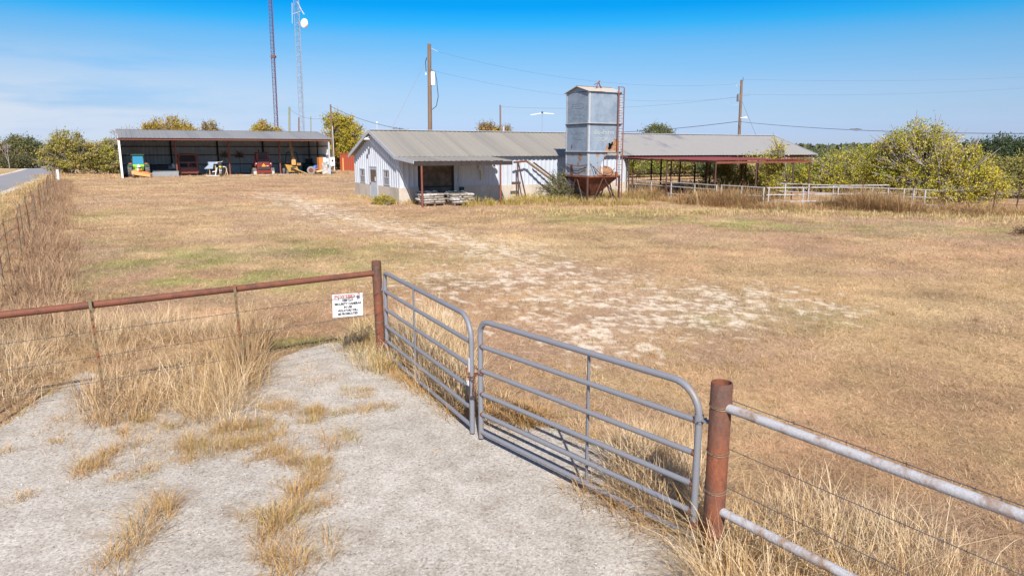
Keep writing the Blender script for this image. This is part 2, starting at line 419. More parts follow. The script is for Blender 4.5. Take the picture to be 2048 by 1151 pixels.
# ------------------------------------------------------------------ ground
def ground_mat():
    m, nt, b = new_mat('dry pasture soil and thatch')
    a = nt.nodes.new('ShaderNodeAttribute'); a.attribute_name = 'Col'
    n1 = noise(nt, 7, 6, .75); n2 = noise(nt, 55, 4, .7)
    r1 = ramp(nt, n1.outputs['Fac'], [(.3, (.72, .70, .66)), (.7, (1.22, 1.22, 1.2))])
    r2 = ramp(nt, n2.outputs['Fac'], [(.3, (.70, .68, .64)), (.7, (1.2, 1.2, 1.2))])
    m1 = nt.nodes.new('ShaderNodeMix'); m1.data_type = 'RGBA'; m1.blend_type = 'MULTIPLY'; m1.inputs['Factor'].default_value = 1
    m2 = nt.nodes.new('ShaderNodeMix'); m2.data_type = 'RGBA'; m2.blend_type = 'MULTIPLY'; m2.inputs['Factor'].default_value = 1
    nt.links.new(a.outputs['Color'], m1.inputs['A']); nt.links.new(r1.outputs['Color'], m1.inputs['B'])
    nt.links.new(m1.outputs['Result'], m2.inputs['A']); nt.links.new(r2.outputs['Color'], m2.inputs['B'])
    nt.links.new(m2.outputs['Result'], b.inputs['Base Color']); b.inputs['Roughness'].default_value = .95; b.inputs['Specular IOR Level'].default_value = .1
    bp = nt.nodes.new('ShaderNodeBump'); bp.inputs['Strength'].default_value = .6; bp.inputs['Distance'].default_value = .03
    nt.links.new(n2.outputs['Fac'], bp.inputs['Height']); nt.links.new(bp.outputs['Normal'], b.inputs['Normal'])
    return m
def build_ground():
    th = np.concatenate([np.linspace(R(-52), R(52), 420), np.linspace(R(52), R(308), 90)[1:-1]])
    rr = np.concatenate([[.6, 1.2, 1.8, 2.4], 3 * np.power(160 / 3, np.linspace(0, 1, 520)), [200, 260, 350, 500, 800, 1400, 3000]])
    T, Rr = np.meshgrid(th, rr); X = Rr * np.sin(T); Y = Rr * np.cos(T)
    nr, nth = X.shape
    V = np.stack([X, Y, np.zeros_like(X)], -1).reshape(-1, 3)
    col = grass_tone(X, Y) * .86
    bm_ = bare_mask(X, Y)[..., None]
    col = col * (1 - bm_) + np.array([.74, .64, .53]) * bm_
    i = np.arange(nr - 1)[:, None] * nth; j = np.arange(nth)[None, :]; j2 = (j + 1) % nth
    F = np.stack([i + j, i + nth + j, i + nth + j2, i + j2], -1).reshape(-1, 4)[:, ::-1]
    V = np.vstack([V, [[0, 0, 0]]]); col = np.vstack([col.reshape(-1, 3), [[.4, .3, .2]]])
    c = np.array([[len(V) - 1, k, (k + 1) % nth] for k in range(nth)])[:, ::-1]
    # winding: faces up
    o = np_mesh('ground', V, [F, c], ground_mat(), col)
    me = o.data
    if me.polygons[0].normal.z < 0: me.flip_normals()
    prop(o, kind='structure')
build_ground()
def pad_mat():
    m, nt, b = new_mat('pale chip seal')
    n1 = noise(nt, .55, 5, .6); n2 = noise(nt, 38, 3, .75); n3 = noise(nt, 3.2, 5, .65)
    r1 = ramp(nt, n1.outputs['Fac'], [(.35, (.465, .437, .398)), (.65, (.385, .36, .325))])
    r2 = ramp(nt, n2.outputs['Fac'], [(.28, (.45, .41, .37)), (.43, (.90, .885, .87)), (.58, (1.02, 1.02, 1.02)), (.74, (1.22, 1.22, 1.2))])
    r3 = ramp(nt, n3.outputs['Fac'], [(.28, (.74, .69, .64)), (.42, (.92, .90, .88)), (.62, (1.08, 1.08, 1.08))])
    v = nt.nodes.new('ShaderNodeTexVoronoi'); v.inputs['Scale'].default_value = 62
    tc = nt.nodes.new('ShaderNodeTexCoord'); nt.links.new(tc.outputs['Object'], v.inputs['Vector'])
    rv = ramp(nt, v.outputs['Color'], [(0, (.62, .57, .52)), (.22, (.88, .86, .84)), (.6, (1.03, 1.03, 1.03)), (1, (1.24, 1.24, 1.24))])
    out = r1.outputs['Color']
    for q in (r2, r3, rv):
        mx = nt.nodes.new('ShaderNodeMix'); mx.data_type = 'RGBA'; mx.blend_type = 'MULTIPLY'; mx.inputs['Factor'].default_value = 1
        nt.links.new(out, mx.inputs['A']); nt.links.new(q.outputs['Color'], mx.inputs['B']); out = mx.outputs['Result']
    nt.links.new(out, b.inputs['Base Color']); b.inputs['Roughness'].default_value = .92; b.inputs['Specular IOR Level'].default_value = .2
    bp = nt.nodes.new('ShaderNodeBump'); bp.inputs['Strength'].default_value = .55; bp.inputs['Distance'].default_value = .012
    nt.links.new(n2.outputs['Fac'], bp.inputs['Height']); nt.links.new(bp.outputs['Normal'], b.inputs['Normal'])
    return m
mb = MB(); mb.add([(p.x, p.y, .008) for p in PADJ], [tuple(range(len(PADJ)))])
o = mb.build('driveway', pad_mat())
if o.data.polygons[0].normal.z < 0: o.data.flip_normals()
prop(o, kind='structure')
# lane beyond the wire fence
RD = LY; RA = gr(0, 383); RN = Vector((-RD.y, RD.x, 0))
def lane(w0, w1, z, name, m):
    mb = MB(); s = []
    ts = [-60, -20, 0, 20, 40, 60, 80, 110, 160]
    for t in ts:
        for ww in (w0, w1):
            p = RA + RD * t + RN * ww; p += RN * (max(0, t - 50) ** 2 * .0006); s.append((p.x, p.y, z))
    mb.add(s, [(2 * i, 2 * i + 2, 2 * i + 3, 2 * i + 1) for i in range(len(ts) - 1)])
    o = mb.build(name, m)
    if o.data.polygons[0].normal.z < 0: o.data.flip_normals()
    return prop(o, kind='structure')
lane(-.7, 5.1, .004, 'road_shoulder', mat('pale caliche shoulder', (.56, .50, .42), .95, var=.15, scale=1.5))
lane(-.1, 4.4, .010, 'road', mat('worn grey asphalt', (.25, .245, .26), .9, var=.12, scale=.4, c2=(.19, .185, .19), lo=.5, hi=.7))
# ------------------------------------------------------------------ gate leaves
def text_mesh(name, body, size, mt, parent, loc, rot, extrude=.0008, width=None, bold=0.0, align='CENTER'):
    c = bpy.data.curves.new(name, 'FONT'); c.body = body; c.size = size; c.extrude = extrude; c.align_x = align; c.align_y = 'CENTER'; c.offset = bold
    c.resolution_u = 2
    o = bpy.data.objects.new(name + '_src', c); COL.objects.link(o)
    bpy.context.view_layer.update()
    dg = bpy.context.evaluated_depsgraph_get()
    me = bpy.data.meshes.new_from_object(o.evaluated_get(dg))
    xs = [v.co.x for v in me.vertices]
    if width and xs:
        k = width / (max(xs) - min(xs))
        for v in me.vertices: v.co.x *= k
    bpy.data.objects.remove(o); bpy.data.curves.remove(c)
    me.materials.clear(); me.materials.append(mt); me.name = name
    q = bpy.data.objects.new(name, me); COL.objects.link(q)
    q.parent = parent; q.location = loc; q.rotation_euler = rot
    return q
RAILZ = [.10, .30, .52, .77, 1.03, 1.30]
def gate_leaf(A, B, label, braces, bendh, bendl, tag_white=False, hinge_z=(.2, 1.05)):
    A = Vector((A[0], A[1], 0)); B = Vector((B[0], B[1], 0)); L = (B - A).length; d = (B - A).normalized()
    root = thing('farm_gate', label, 'gate', A, math.atan2(d.y, d.x), 'leaves of the steel driveway gate')
    r = .0275
    fr = MB().tube(arc_path([(0, 0, .03), (0, 0, 1.30), (L, 0, 1.30), (L, 0, .03)], [bendh, bendl], 9), r, 12)
    fo = fr.build('gate_frame', M['gatepaint'], root, True)
    for z in RAILZ[:-1]:
        MB().tube([(.0, 0, z), (L, 0, z)], .0235, 12).build('rail', M['gatepaint'], root, True)
    for bx in braces:
        mb = MB(); mb.box((bx, -.034, .69), (.032, .007, 1.24)); mb.box((bx - .0125, -.022, .69), (.007, .018, 1.24))
        mb.build('brace', M['gatepaint'], root)
    # weld rust rings at the rail ends
    for z in RAILZ[1:-1]:
        for x in (r * .9, L - r * .9):
            MB().tube([(x - .012, 0, z), (x + .012, 0, z)], .0275, 10).build('weld_ring', M['rust'], root, True)
    for z in hinge_z:
        mb = MB(); mb.tube([(0, 0, z - .03), (0, 0, z + .03)], .036, 12); mb.box((-.07, 0, z), (.11, .05, .012)); mb.tube([(-.12, 0, z - .05), (-.12, 0, z + .07)], .012, 8)
        mb.tube([(-.03, -.05, z), (-.03, .05, z)], .007, 6)
        mb.build('hinge', M['gatepaint'] if z > .5 else M['rust'], root, True)
    return root, L, d
GLa, GLb = (-1.80, 9.75), (-.425, 7.07); GRa, GRb = (1.385, 4.90), (-.325, 6.93)
gl, LL, dl = gate_leaf(GLa, GLb, 'grey tubular gate leaf with pale sticker, hinged on the slim rusty post by the sign', [1.30], .07, .26)
gr_, LRr, dr = gate_leaf(GRa, GRb, 'wider grey tubular gate leaf hinged on the thick open-topped rusty post', [1.16], .24, .13)
# crimped inside of the tight bend, sticker and scratched brand plate marks
mb = MB(); mb.box((LL, -.0305, .79), (.04, .003, .15)); o = mb.build('sticker', M['sign'], gl)
mb = MB(); mb.tube([(LL - .17, -.026, .545), (LL - .14, -.0275, .50), (LL - .11, -.0275, .54), (LL - .08, -.0275, .50), (LL - .05, -.027, .53)], .006, 5); mb.build('scrawl', M['ink'], gl)
mb = MB()
for k in range(7):
    a = R(100 + k * 10)
    c = Vector((LRr - .13 + .108 * math.cos(R(90) - R(8 + k * 12)), 0, 1.30 - .13 + .108 * math.sin(R(90) - R(8 + k * 12))))
    t = Vector((math.cos(R(90) - R(8 + k * 12)), 0, math.sin(R(90) - R(8 + k * 12))))
    mb.bar(c - Vector((0, .024, 0)), c + Vector((0, .024, 0)), .006, .010)
mb.build('bend_crimp', M['gatepaint'], gr_)
# chain and padlock
ch = thing('chain', 'rusty chain looped round the meeting uprights of the two gate leaves', 'chain', ((GLb[0] + GRb[0]) / 2, (GLb[1] + GRb[1]) / 2, 0))
cp = Vector(((GLb[0] + GRb[0]) / 2, (GLb[1] + GRb[1]) / 2, 0))
pa = Vector((*GLb, 0)) - cp; pb = Vector((*GRb, 0)) - cp; nrm = Vector((-.80, -.60, 0))
def chain_links(pts):
    mb = MB(); tot = 0
    pts = [Vector(p) for p in pts]
    i = 0; flip = 0
    path = []
    for a, b in zip(pts[:-1], pts[1:]):
        n = max(1, int((b - a).length / .026))
        path += [a + (b - a) * k / n for k in range(n)]
    for p, q in zip(path[:-1], path[1:]):
        d = (q - p).normalized(); s = d.orthogonal().normalized()
        if flip: s = d.cross(s)
        flip ^= 1; c = (p + q) / 2
        ring = [c + d * .020 * math.cos(a) + s * .011 * math.sin(a) for a in [2 * math.pi * k / 10 for k in range(11)]]
        mb.tube(ring, .0042, 5, False)
    return mb
loop = [pa + nrm * .04 + Vector((0, 0, .70)), pa - nrm * .04 + Vector((0, 0, .68)), pb - nrm * .045 + Vector((0, 0, .74)), pb + Vector((.05, -.05, .755)), pb + nrm * .045 + Vector((0, 0, .735)), (pa + pb) / 2 + nrm * .05 + Vector((0, 0, .68)), pa + nrm * .045 + Vector((0, 0, .66)), pa + nrm * .04 + Vector((-.03, .04, .74)), pa - nrm * .04 + Vector((0, 0, .76)), pb - nrm * .04 + Vector((0, 0, .70))]
chain_links(loop).build('chain_loop', M['rust'], ch, True)
chain_links([(pa + pb) / 2 + nrm * .05 + Vector((.02, 0, .69)), (pa + pb) / 2 + nrm * .06 + Vector((.02, -.01, .58)), (pa + pb) / 2 + nrm * .05 + Vector((.02, 0, .48)), pa + nrm * .045 + Vector((0, 0, .43))]).build('chain_tail', M['rust'], ch, True)
lk = thing('padlock', 'dark padlock hanging from the chain between the gate leaves', 'padlock', cp + pa + nrm * .05 + Vector((0, 0, .52)), math.atan2(dl.y, dl.x))
MB().box((0, 0, 0), (.055, .028, .10)).build('lock_body', M['dark'], lk, bevel=.006)
MB().tube(arc_path([(-.016, 0, .05), (-.016, 0, .10), (.016, 0, .10), (.016, 0, .05)], .014, 5), .005, 8).build('shackle', M['insul'], lk, True)
# ------------------------------------------------------------------ gate posts
def ring_tie(z, r, n=2):
    mb = MB()
    for k in range(n):
        pts = [(r * math.cos(a), r * math.sin(a), z + .012 * k + .012 * math.sin(a * 1 + k)) for a in [2 * math.pi * i / 20 for i in range(21)]]
        mb.tube(pts, .0035, 5, False)
    return mb
PL = Vector((-1.93, 10.06, 0)); PR = Vector((1.50, 4.775, 0))
pl = thing('gate_post', 'slim rusty pipe post beside the white warning sign, carrying the rusty top rail', 'post', PL, 0)
MB().tube([(-.02, 0, -.02), (-.045, 0, 1.42)], .068, 18).build('pipe', M['rust'], pl, True)
for z in (1.33, .80, .52):
    o = ring_tie(z, .071).build('wire_tie', M['wirerust'], pl); o.location = (-.02 - .025 * z / 1.42, 0, 0)
pr = thing('gate_post', 'thick rusty pipe post with open top between gate and white rails', 'post', PR, 0)
mb = MB(); n = 24
mb.lathe([(.077, -.02), (.077, 1.37), (.075, 1.375), (.066, 1.375), (.066, .9)], n=n); mb.build('pipe', M['rust'], pr, True)
for z in (1.20, .85, .55): ring_tie(z, .080).build('wire_tie', M['wirerust'], pr)
# ------------------------------------------------------------------ barbed wire
def barbed(p, q, sag=.02, barb=.13, r=.0032, seed=0, nearest=None):
    p = Vector(p); q = Vector(q); L = (q - p).length; n = max(6, int(L / .5)); mb = MB(); rr = random.Random(seed)
    def P(t): return p + (q - p) * t - Vector((0, 0, sag * 4 * t * (1 - t)))
    mb.tube([P(i / n) for i in range(n + 1)], r, 5)
    k = int(L / barb) if barb else 0
    for i in range(k):
        c = P((i + .5) / k); d = (q - p).normalized()
        for s in range(2):
            v = Vector((rr.uniform(-1, 1), rr.uniform(-1, 1), rr.uniform(-1, 1))); v = (v - d * v.dot(d)).normalized()
            mb.tube([c - v * .016, c + v * .016], r * .7, 4)
    return mb
# ------------------------------------------------------------------ rusty rail fence on the left of the gate
FD = (gr(180, 608, 1.25) - PL); FD.z = 0; FD.normalize()
lf = thing('rail_fence', 'fence of one rusty pipe rail on thin steel posts, left of the gate', 'fence', PL, 0)
E_ = FD * 11.0
MB().tube([(-.04, 0, 1.245), E_ * .3 + Vector((0, 0, 1.24)), E_ + Vector((0, 0, 1.23))], .042, 14).build('top_rail', M['rustrail'], lf, True)
for px, py in ((466, 577), (180, 608), (-60, 633)):
    p = gr(px, py, 1.24) - PL; t = Vector((p.x, p.y, 0)).dot(FD); b = FD * t
    mb = MB(); bo = b + Vector((.035, -.045, 0))
    mb.bar(bo + Vector((0.05, -.02, -.02)), bo + Vector((0, 0, 1.31)), .045, .008, FD); mb.bar(bo + Vector((0.05, -.02, -.02)) + Vector((0, -.018, 0)), bo + Vector((0, -.018, 1.31)), .008, .034, FD)
    for k in range(12): mb.box(bo + Vector((.05 * (1 - k / 12), -.04, .2 + k * .09)), (.012, .012, .02))
    mb.tube([bo + Vector((-.02, -.02, 1.16)), bo + Vector((0, .09, 1.2)), bo + Vector((.02, .06, 1.29))], .004, 5)
    mb.build('steel_post', M['tposts'], lf)
for z, sd in ((.96, 1), (.66, 2), (.36, 3)):
    barbed((0, -.06, z), E_ + Vector((0, 0, z - .02)), .03, .14, .0032, sd).build('barbed_wire', M['wire'], lf)
# warning sign on the wires
def sign():
    d = ray(694, 609); o = Vector((0, 0, HC)); nn = Vector((-FD.y, FD.x, 0))
    t = ((PL - o).dot(nn)) / d.dot(nn); c = o + d * t
    yaw = math.atan2(-FD.y, -FD.x)
    off = Vector((math.sin(yaw), -math.cos(yaw), 0)) * .03
    s = thing('warning_sign', 'small white posted sign wired to the fence beside the slim rusty gate post', 'sign', c + off, yaw)
    s.rotation_euler = (R(-4), R(3.0), yaw)
    W, H = .455, .325
    MB().box((0, 0, 0), (W, .004, H)).build('sign_panel', M['sign'], s, bevel=.0015)
    rot = (R(90), 0, 0); y = -.0035
    text_mesh('lettering', 'POSTED', .060, M['inkred'], s, (-.045, y, .124), rot, width=.31, bold=.003)
    for k, (tx, wd) in enumerate((('KEEP OUT', .165), ('SECURITY CAMERAS', .40), ('IN USE', .12), ('VIOLATORS WILL', .31), ('BE PROSECUTED', .30))):
        text_mesh('lettering', tx, .044, M['ink'], s, (0, y, .068 - k * .0475), rot, width=wd, bold=.0026)
    mb = MB(); mb.tube(arc_path([(.148, -.0045, .125), (.158, -.0045, .165), (.176, -.0045, .165), (.172, -.0045, .12)], .008, 4), .0055, 6); mb.build('padlock_print', M['inkred'], s)
    mb = MB(); mb.box((.158, -.004, .102), (.046, .003, .05), Matrix.Rotation(R(-12), 3, 'Y')); mb.build('padlock_print', M['inkpurple'], s)
    for x, z in ((-.19, .14), (.19, .14), (-.19, -.14), (.19, -.14)): MB().tube([(x, .03, z), (x, -.008, z + .01), (x + .012, .03, z + .012)], .0025, 5).build('wire_tie', M['wirerust'], s)
sign()
# ------------------------------------------------------------------ white pipe fence on the right
q1 = gr(2048, 1035, 1.18); FR = q1 - PR; FR.z = 0; FR.normalize()
rf = thing('rail_fence', 'fence of two chalky white pipe rails with barbed wires, right of thick rusty post', 'fence', PR, 0)
F_ = FR * 7.0
MB().tube([FR * .06 + Vector((0, 0, 1.20)), FR * 3 + Vector((0, 0, 1.18)), F_ + Vector((0, 0, 1.16))], .034, 14).build('top_rail', M['whitepipe'], rf, True)
MB().tube([FR * .06 + Vector((0, 0, .40)), F_ + Vector((0, 0, .38))], .034, 14).build('bottom_rail', M['whitepipe'], rf, True)
mb = MB(); mb.tube([FR * 4.4 + Vector((0, 0, -.02)), FR * 4.4 + Vector((0, 0, 1.16))], .034, 12); mb.build('pipe_post', M['whitepipe'], rf, True)
side = Vector((-FR.y, FR.x, 0))
for z, sd in ((1.24, 4), (.87, 5), (.57, 6)):
    barbed(side * .06 + Vector((0, 0, z)), F_ + side * .05 + Vector((0, 0, z - .03)), .02, .12, .003, sd).build('barbed_wire', M['wire'], rf)
# ------------------------------------------------------------------ roadside wire fence
A0 = gr(9, 579); A1 = gr(118, 358)
wf = thing('wire_fence', 'barbed wire fence on leaning thin steel posts between the lane and the field', 'fence', A0, 0)
WD = (A1 - A0).normalized(); WL = (A1 - A0).length; nW = 29
tops = []
for k in range(-4, nW):
    rr_ = random.Random(k + 50)
    p = WD * (k * WL / (nW - 1)) + Vector((rr_.uniform(-.08, .08), 0, 0)); h = rr_.uniform(1.25, 1.42); ln = Vector((rr_.uniform(-.09, .05), rr_.uniform(-.06, .06), 0))
    mb = MB(); mb.bar(p + Vector((0, 0, -.02)), p + ln + Vector((0, 0, h)), .038, .024); mb.build('steel_post', M['tposts'] if k % 6 else M['wood'], wf)
    tops.append((p, ln, h))
for f_ in (.93, .72, .5, .28):
    mb = MB(); mb.tube([p + ln * f_ + Vector((0, -.03, h * f_)) for p, ln, h in tops], .006, 4); mb.build('wire', M['wire'], wf)
tg = thing('marker_post', 'small white marker post at the far end of the roadside wire fence', 'post', gr(117, 362), 0)
MB().box((0, 0, .55), (.3, .12, 1.1)).build('post', M['white'], tg); MB().box((0, -.07, .9), (.22, .02, .3)).build('plate', M['insul'], tg)
# ------------------------------------------------------------------ long barn
bt = thing('barn', 'long low metal-sided barn with gable end, porch and open stalls', 'barn', BO, TH)
SL = (BR_ - BE) / (BW / 2)
def gz(y): return BE + SL * min(y, BW - y)
# siding: gable end, long walls, end partition
mb = MB()
mb.ribbed(0, BW, lambda y: BC, lambda y: gz(y) - .02, lambda x, d, h: Vector((-d, x, h)), .38, .05, .55)
mb.build('gable_siding', M['siding'], bt)
mb = MB()
dp0 = on_y(837, 380, 0).x; dp1 = on_y(907.5, 380, 0).x
mb.ribbed(0, dp0, lambda x: BC, lambda x: BE - .02, lambda x, d, h: Vector((x, -d, h)), .30, .03)
mb.ribbed(dp1, BT, lambda x: BC, lambda x: BE - .02, lambda x, d, h: Vector((x, -d, h)), .30, .03)
mb.build('front_siding', M['siding'], bt)
mb = MB(); mb.ribbed(0, BT, lambda x: BC, lambda x: BE - .02, lambda x, d, h: Vector((x, BW + d, h)), .24, .022); mb.build('rear_siding', M['siding'], bt)
mb = MB(); mb.ribbed(0, BW, lambda y: BC, lambda y: gz(y) - .05, lambda x, d, h: Vector((BT + d, x, h)), .24, .022); mb.build('end_siding', M['sidingdull'], bt)
mb = MB()
mb.box2((.02, -.06, -.05), (dp0, .14, BC)); mb.box2((dp1, -.06, -.05), (BT - .0, .14, BC)); mb.box2((.02, BW - .14, -.05), (BT, BW + .06, BC))
mb.box2((-.06, -.06, -.05), (.02, BW + .06, BC + .002)); mb.box2((BT, -.061, -.05), (BT + .06, BW + .061, BC - .002))
mb.build('foundation_wall', M['conc'], bt)
mb = MB(); mb.box2((0, 0.16, -.02), (BT, BW - .16, .06)); mb.build('floor_slab', M['conc'], bt)
# door and windows on the gable
def gable_rect(x0, y0, x1, y1):
    a = on_x(x0, y1, -.03); b = on_x(x1, y0, -.03); return sorted((a.y, b.y)), sorted((a.z, b.z))
for q in ((721.8, 337, 730.6, 365), (768.8, 339.5, 779.3, 370)):
    (ya, yb), (za, zb) = gable_rect(*q)
    mb = MB(); t = .07
    for a, b in (((ya, za), (ya + t, zb)), ((yb - t, za), (yb, zb)), ((ya + t, zb - t), (yb - t, zb)), ((ya + t, za), (yb - t, za + t)), ((ya + t, (za + zb) / 2 - .03), (yb - t, (za + zb) / 2 + .03))):
        mb.box2((-.075, *a), (-.0, *b))
    wn = mb.build('window', M['trim'], bt)
    MB().box2((-.045, ya + t, za + t), (-.035, yb - t, zb - t)).build('pane', M['glass'], wn)
    MB().box2((-.058, ya + t, za + t), (-.047, yb - t, (za + zb) / 2 - .03)).build('lower_sash', mat('grey window board', (.24, .24, .25), .6), wn)
(ya, yb), (za, zb) = gable_rect(744.5, 335.5, 755, 403)
za = .02
dr_ = MB().box2((-.10, ya, za), (-.06, yb, zb)).build('door', mat('pale blue door panel', (.42, .47, .53), .5), bt)
MB().box2((-.115, ya + .12, (za + zb) / 2 + .12), (-.104, yb - .12, zb - .12)).build('door_glass', M['glass'], dr_)
MB().box2((-.122, ya + .14, (za + zb) / 2 + .16), (-.116, ya + .32, (za + zb) / 2 + .42)).build('door_notice', M['sign'], dr_)
MB().lathe([(.0, 0), (.045, .0), (.05, .03), (.02, .07), (.0, .07)], (-.10, yb - .09, 1.0), 10, Matrix.Rotation(R(-90), 3, 'Y')).build('handle', M['rust'], dr_)
mb = MB()
for a, b in (((ya - .08, 0), (ya, zb + .08)), ((yb, 0), (yb + .08, zb + .08)), ((ya, zb), (yb, zb + .08))): mb.box2((-.115, *a), (-.0, *b))
mb.build('door_frame', M['trim'], bt)
# gable floodlight
lp = on_x(742, 277, -.1)
gl_ = MB(); gl_.tube([(-.02, lp.y, lp.z + .05), (-.22, lp.y, lp.z + .12), (-.34, lp.y, lp.z + .02)], .025, 8)
lo_ = gl_.build('gable_lamp', M['insul'], bt, True)
MB().lathe([(.05, .06), (.10, .02), (.21, -.06), (.20, -.07), (.0, -.03)], (-.36, lp.y, lp.z), 16).build('lamp_shade', M['white'], lo_, True)
# roof
OV = .28
def roof_pt(sgn):
    def f(x, d, h):      # h runs from 0 (eave) to 1 (ridge)
        yy = -OV + (BW / 2 + OV) * h; zz = BE - SL * OV + (BR_ - BE + SL * OV) * h + .06 + d
        return Vector((x, yy if sgn > 0 else BW - yy, zz))
    return f
PW0, PW1 = -.25, on_y(1027, 321, -3.0).x           # porch span
mb = MB(); mb.ribbed(-.3, BT, lambda x: 0, lambda x: 1, roof_pt(1), .305, .02, .7); mb.ribbed(-.3, BL, lambda x: 0, lambda x: 1, roof_pt(-1), .305, .02, .7); ro = mb.build('roof', M['roof'], bt)
mb = MB(); mb.ribbed(BT, BL, lambda x: 0, lambda x: 1, roof_pt(1), .305, .02, .7); mb.build('open_stall_roof', M['roofstain'], bt)
mb = MB()
for x in np.arange(-.3, BL, .61):
    mb.box((x + .3, BW / 2, BR_ + .10), (.56, .30, .03))
mb.box((BL / 2 - .15, BW / 2, BR_ + .075), (BL + .3, .22, .03))
mb.build('ridge_cap', M['trim'], ro)
for xx in (-.34, BL + .04):
    for sg in (0, 1):
        f = roof_pt(1 if sg == 0 else -1)
        a = f(xx, -.05, 0); b = f(xx, -.05, 1)
        MB().bar(a, b, .03 + .002 * sg, .20).build('rake_trim', M['trim'], bt)
mb = MB(); fy = 4.1
mb.tube([(.2, fy, BR_ + .1), (.2, fy, BR_ + .42)], .012, 6)
mb.lathe([(.0, -.08), (.05, -.05), (.07, .0), (.04, .06), (.0, .08)], (.2, fy, BR_ + .5), 10); mb.build('ridge_finial', M['insul'], bt, True)
# porch
PD = 3.0; PZ = 2.33
def porch_pt(x, d, h): return Vector((x, -PD + (PD - OV + .02) * h, PZ + .1 + (BE - SL * OV + .045 - PZ - .1) * h + d))
mb = MB(); mb.ribbed(PW0, PW1, lambda x: 0, lambda x: 1, porch_pt, .305, .02, .7); mb.build('porch_roof', M['roof'], bt)
mb = MB(); a = porch_pt(PW0 - .04, -.05, 0); b = porch_pt(PW0 - .04, -.05, 1); mb.bar(a, b, .03, .17); mb.build('porch_rake_trim', M['trim'], bt)
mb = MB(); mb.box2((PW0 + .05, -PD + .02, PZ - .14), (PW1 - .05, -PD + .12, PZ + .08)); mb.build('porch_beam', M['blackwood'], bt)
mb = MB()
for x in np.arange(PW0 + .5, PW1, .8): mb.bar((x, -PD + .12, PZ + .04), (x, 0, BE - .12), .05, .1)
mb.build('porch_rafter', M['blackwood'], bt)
for px in (844, 1001):
    pp = on_y(px, 370, -PD + .07)
    mb = MB(); mb.tube([(pp.x, -PD + .07, -.02), (pp.x, -PD + .07, PZ - .14)], .055, 12); mb.build('porch_post', M['redsteel'], bt, True)
# boarded doorway, conduits, vent pipe, porch light
mb = MB(); mb.box2((dp0, .05, 0), (dp1, .09, BE - .05)); pn = mb.build('boarded_doorway', M['ply'], bt)
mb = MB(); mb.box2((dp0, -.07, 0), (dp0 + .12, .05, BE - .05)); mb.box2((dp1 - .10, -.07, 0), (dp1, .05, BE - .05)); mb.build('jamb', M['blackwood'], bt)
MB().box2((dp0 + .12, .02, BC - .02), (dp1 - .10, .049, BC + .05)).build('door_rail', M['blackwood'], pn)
c1 = on_y(917.5, 350, -.05); c0 = on_y(817, 340, -.05)
mb = MB(); mb.tube([(c1.x, -.05, 1.3), (c1.x, -.05, 2.55)], .022, 6); mb.tube([(c1.x, -.05, .75), (c1.x, -.05, 1.3)], .014, 6); mb.box((c1.x, -.07, 1.28), (.14, .09, .18)); mb.build('electrical_conduit', M['trim'], bt)
mb = MB(); mb.box((c1.x + .15, -.10, .72), (.26, .16, .30)); mb.build('outlet_box', M['dark'], bt)
mb = MB(); mb.tube([(c0.x, -.05, 1.25), (c0.x, -.05, 2.5)], .022, 6); mb.build('electrical_conduit', M['trim'], bt)
c2 = on_y(963, 350, -.10); mb = MB(); mb.tube([(c2.x, -.10, 1.25), (c2.x, -.10, 1.9)], .07, 10); mb.tube([(c2.x - .12, -.12, 1.9), (c2.x - .17, -.14, 2.5)], .075, 10); mb.tube([(c2.x, -.1, 1.85), (c2.x - .12, -.12, 1.95)], .085, 10); mb.build('vent_pipe', mat('cream pipe', (.55, .53, .46), .6), bt, True)
c3 = on_y(991, 331, -.3); mb = MB(); mb.tube([(c3.x, -.03, c3.z), (c3.x, -.3, c3.z + .08)], .02, 6); lo2 = mb.build('porch_lamp', M['trim'], bt, True)
MB().lathe([(.03, .1), (.12, .04), (.17, -.06), (0, -.05)], (c3.x, -.3, c3.z), 12).build('lamp_shade', M['trim'], lo2, True)
c4 = on_y(967, 376, -.065); MB().lathe([(0, .004), (.2, .004), (.2, -.01)], (c4.x, -.062, c4.z), 14, Matrix.Rotation(R(90), 3, 'X')).build('pale_round_patch', M['concl'], bt)  # pale round disc set on the foundation wall
# open stalls: posts, beams, rails, troughs
mb = MB(); mb.box2((BT, -.08, BE - .26), (BL, .02, BE - .12)); mb.box2((BT, BW - .02, BE - .26), (BL, BW + .08, BE - .12)); mb.build('eave_beam', M['redsteel'], bt)
k = 0
for x in np.arange(BT + 2.9, BL + .1, 3.13):
    for y in (-.03, BW + .03):
        wht = (x > BL - 8 and y < 1) or (x > BL - 3)
        mb = MB(); mb.tube([(x, y, -.02), (x, y, BE - .26)], .06, 8); mb.build('stall_post', M['penpipe'] if wht else M['rustdark'], bt, True)
mb = MB()
for x in np.arange(BT + 2.9, BL + .1, 3.13):
    mb.bar((x, 0, BE - .1), (x, BW, BE - .1), .06, .08); mb.bar((x, 0, BE - .1), (x, BW / 2, BR_ - .1), .05, .08); mb.bar((x, BW, BE - .1), (x, BW / 2, BR_ - .1), .05, .08)
mb.build('roof_truss', M['rustdark'], bt)
mb = MB()
for y, zz in ((BW, (.55, 1.05)), (BW / 2 + .4, (1.0,))):
    for z in zz: mb.tube([(BT + .1, y, z), (BL, y, z)], .035, 6)
mb.build('stall_rail', M['rustdark'], bt)
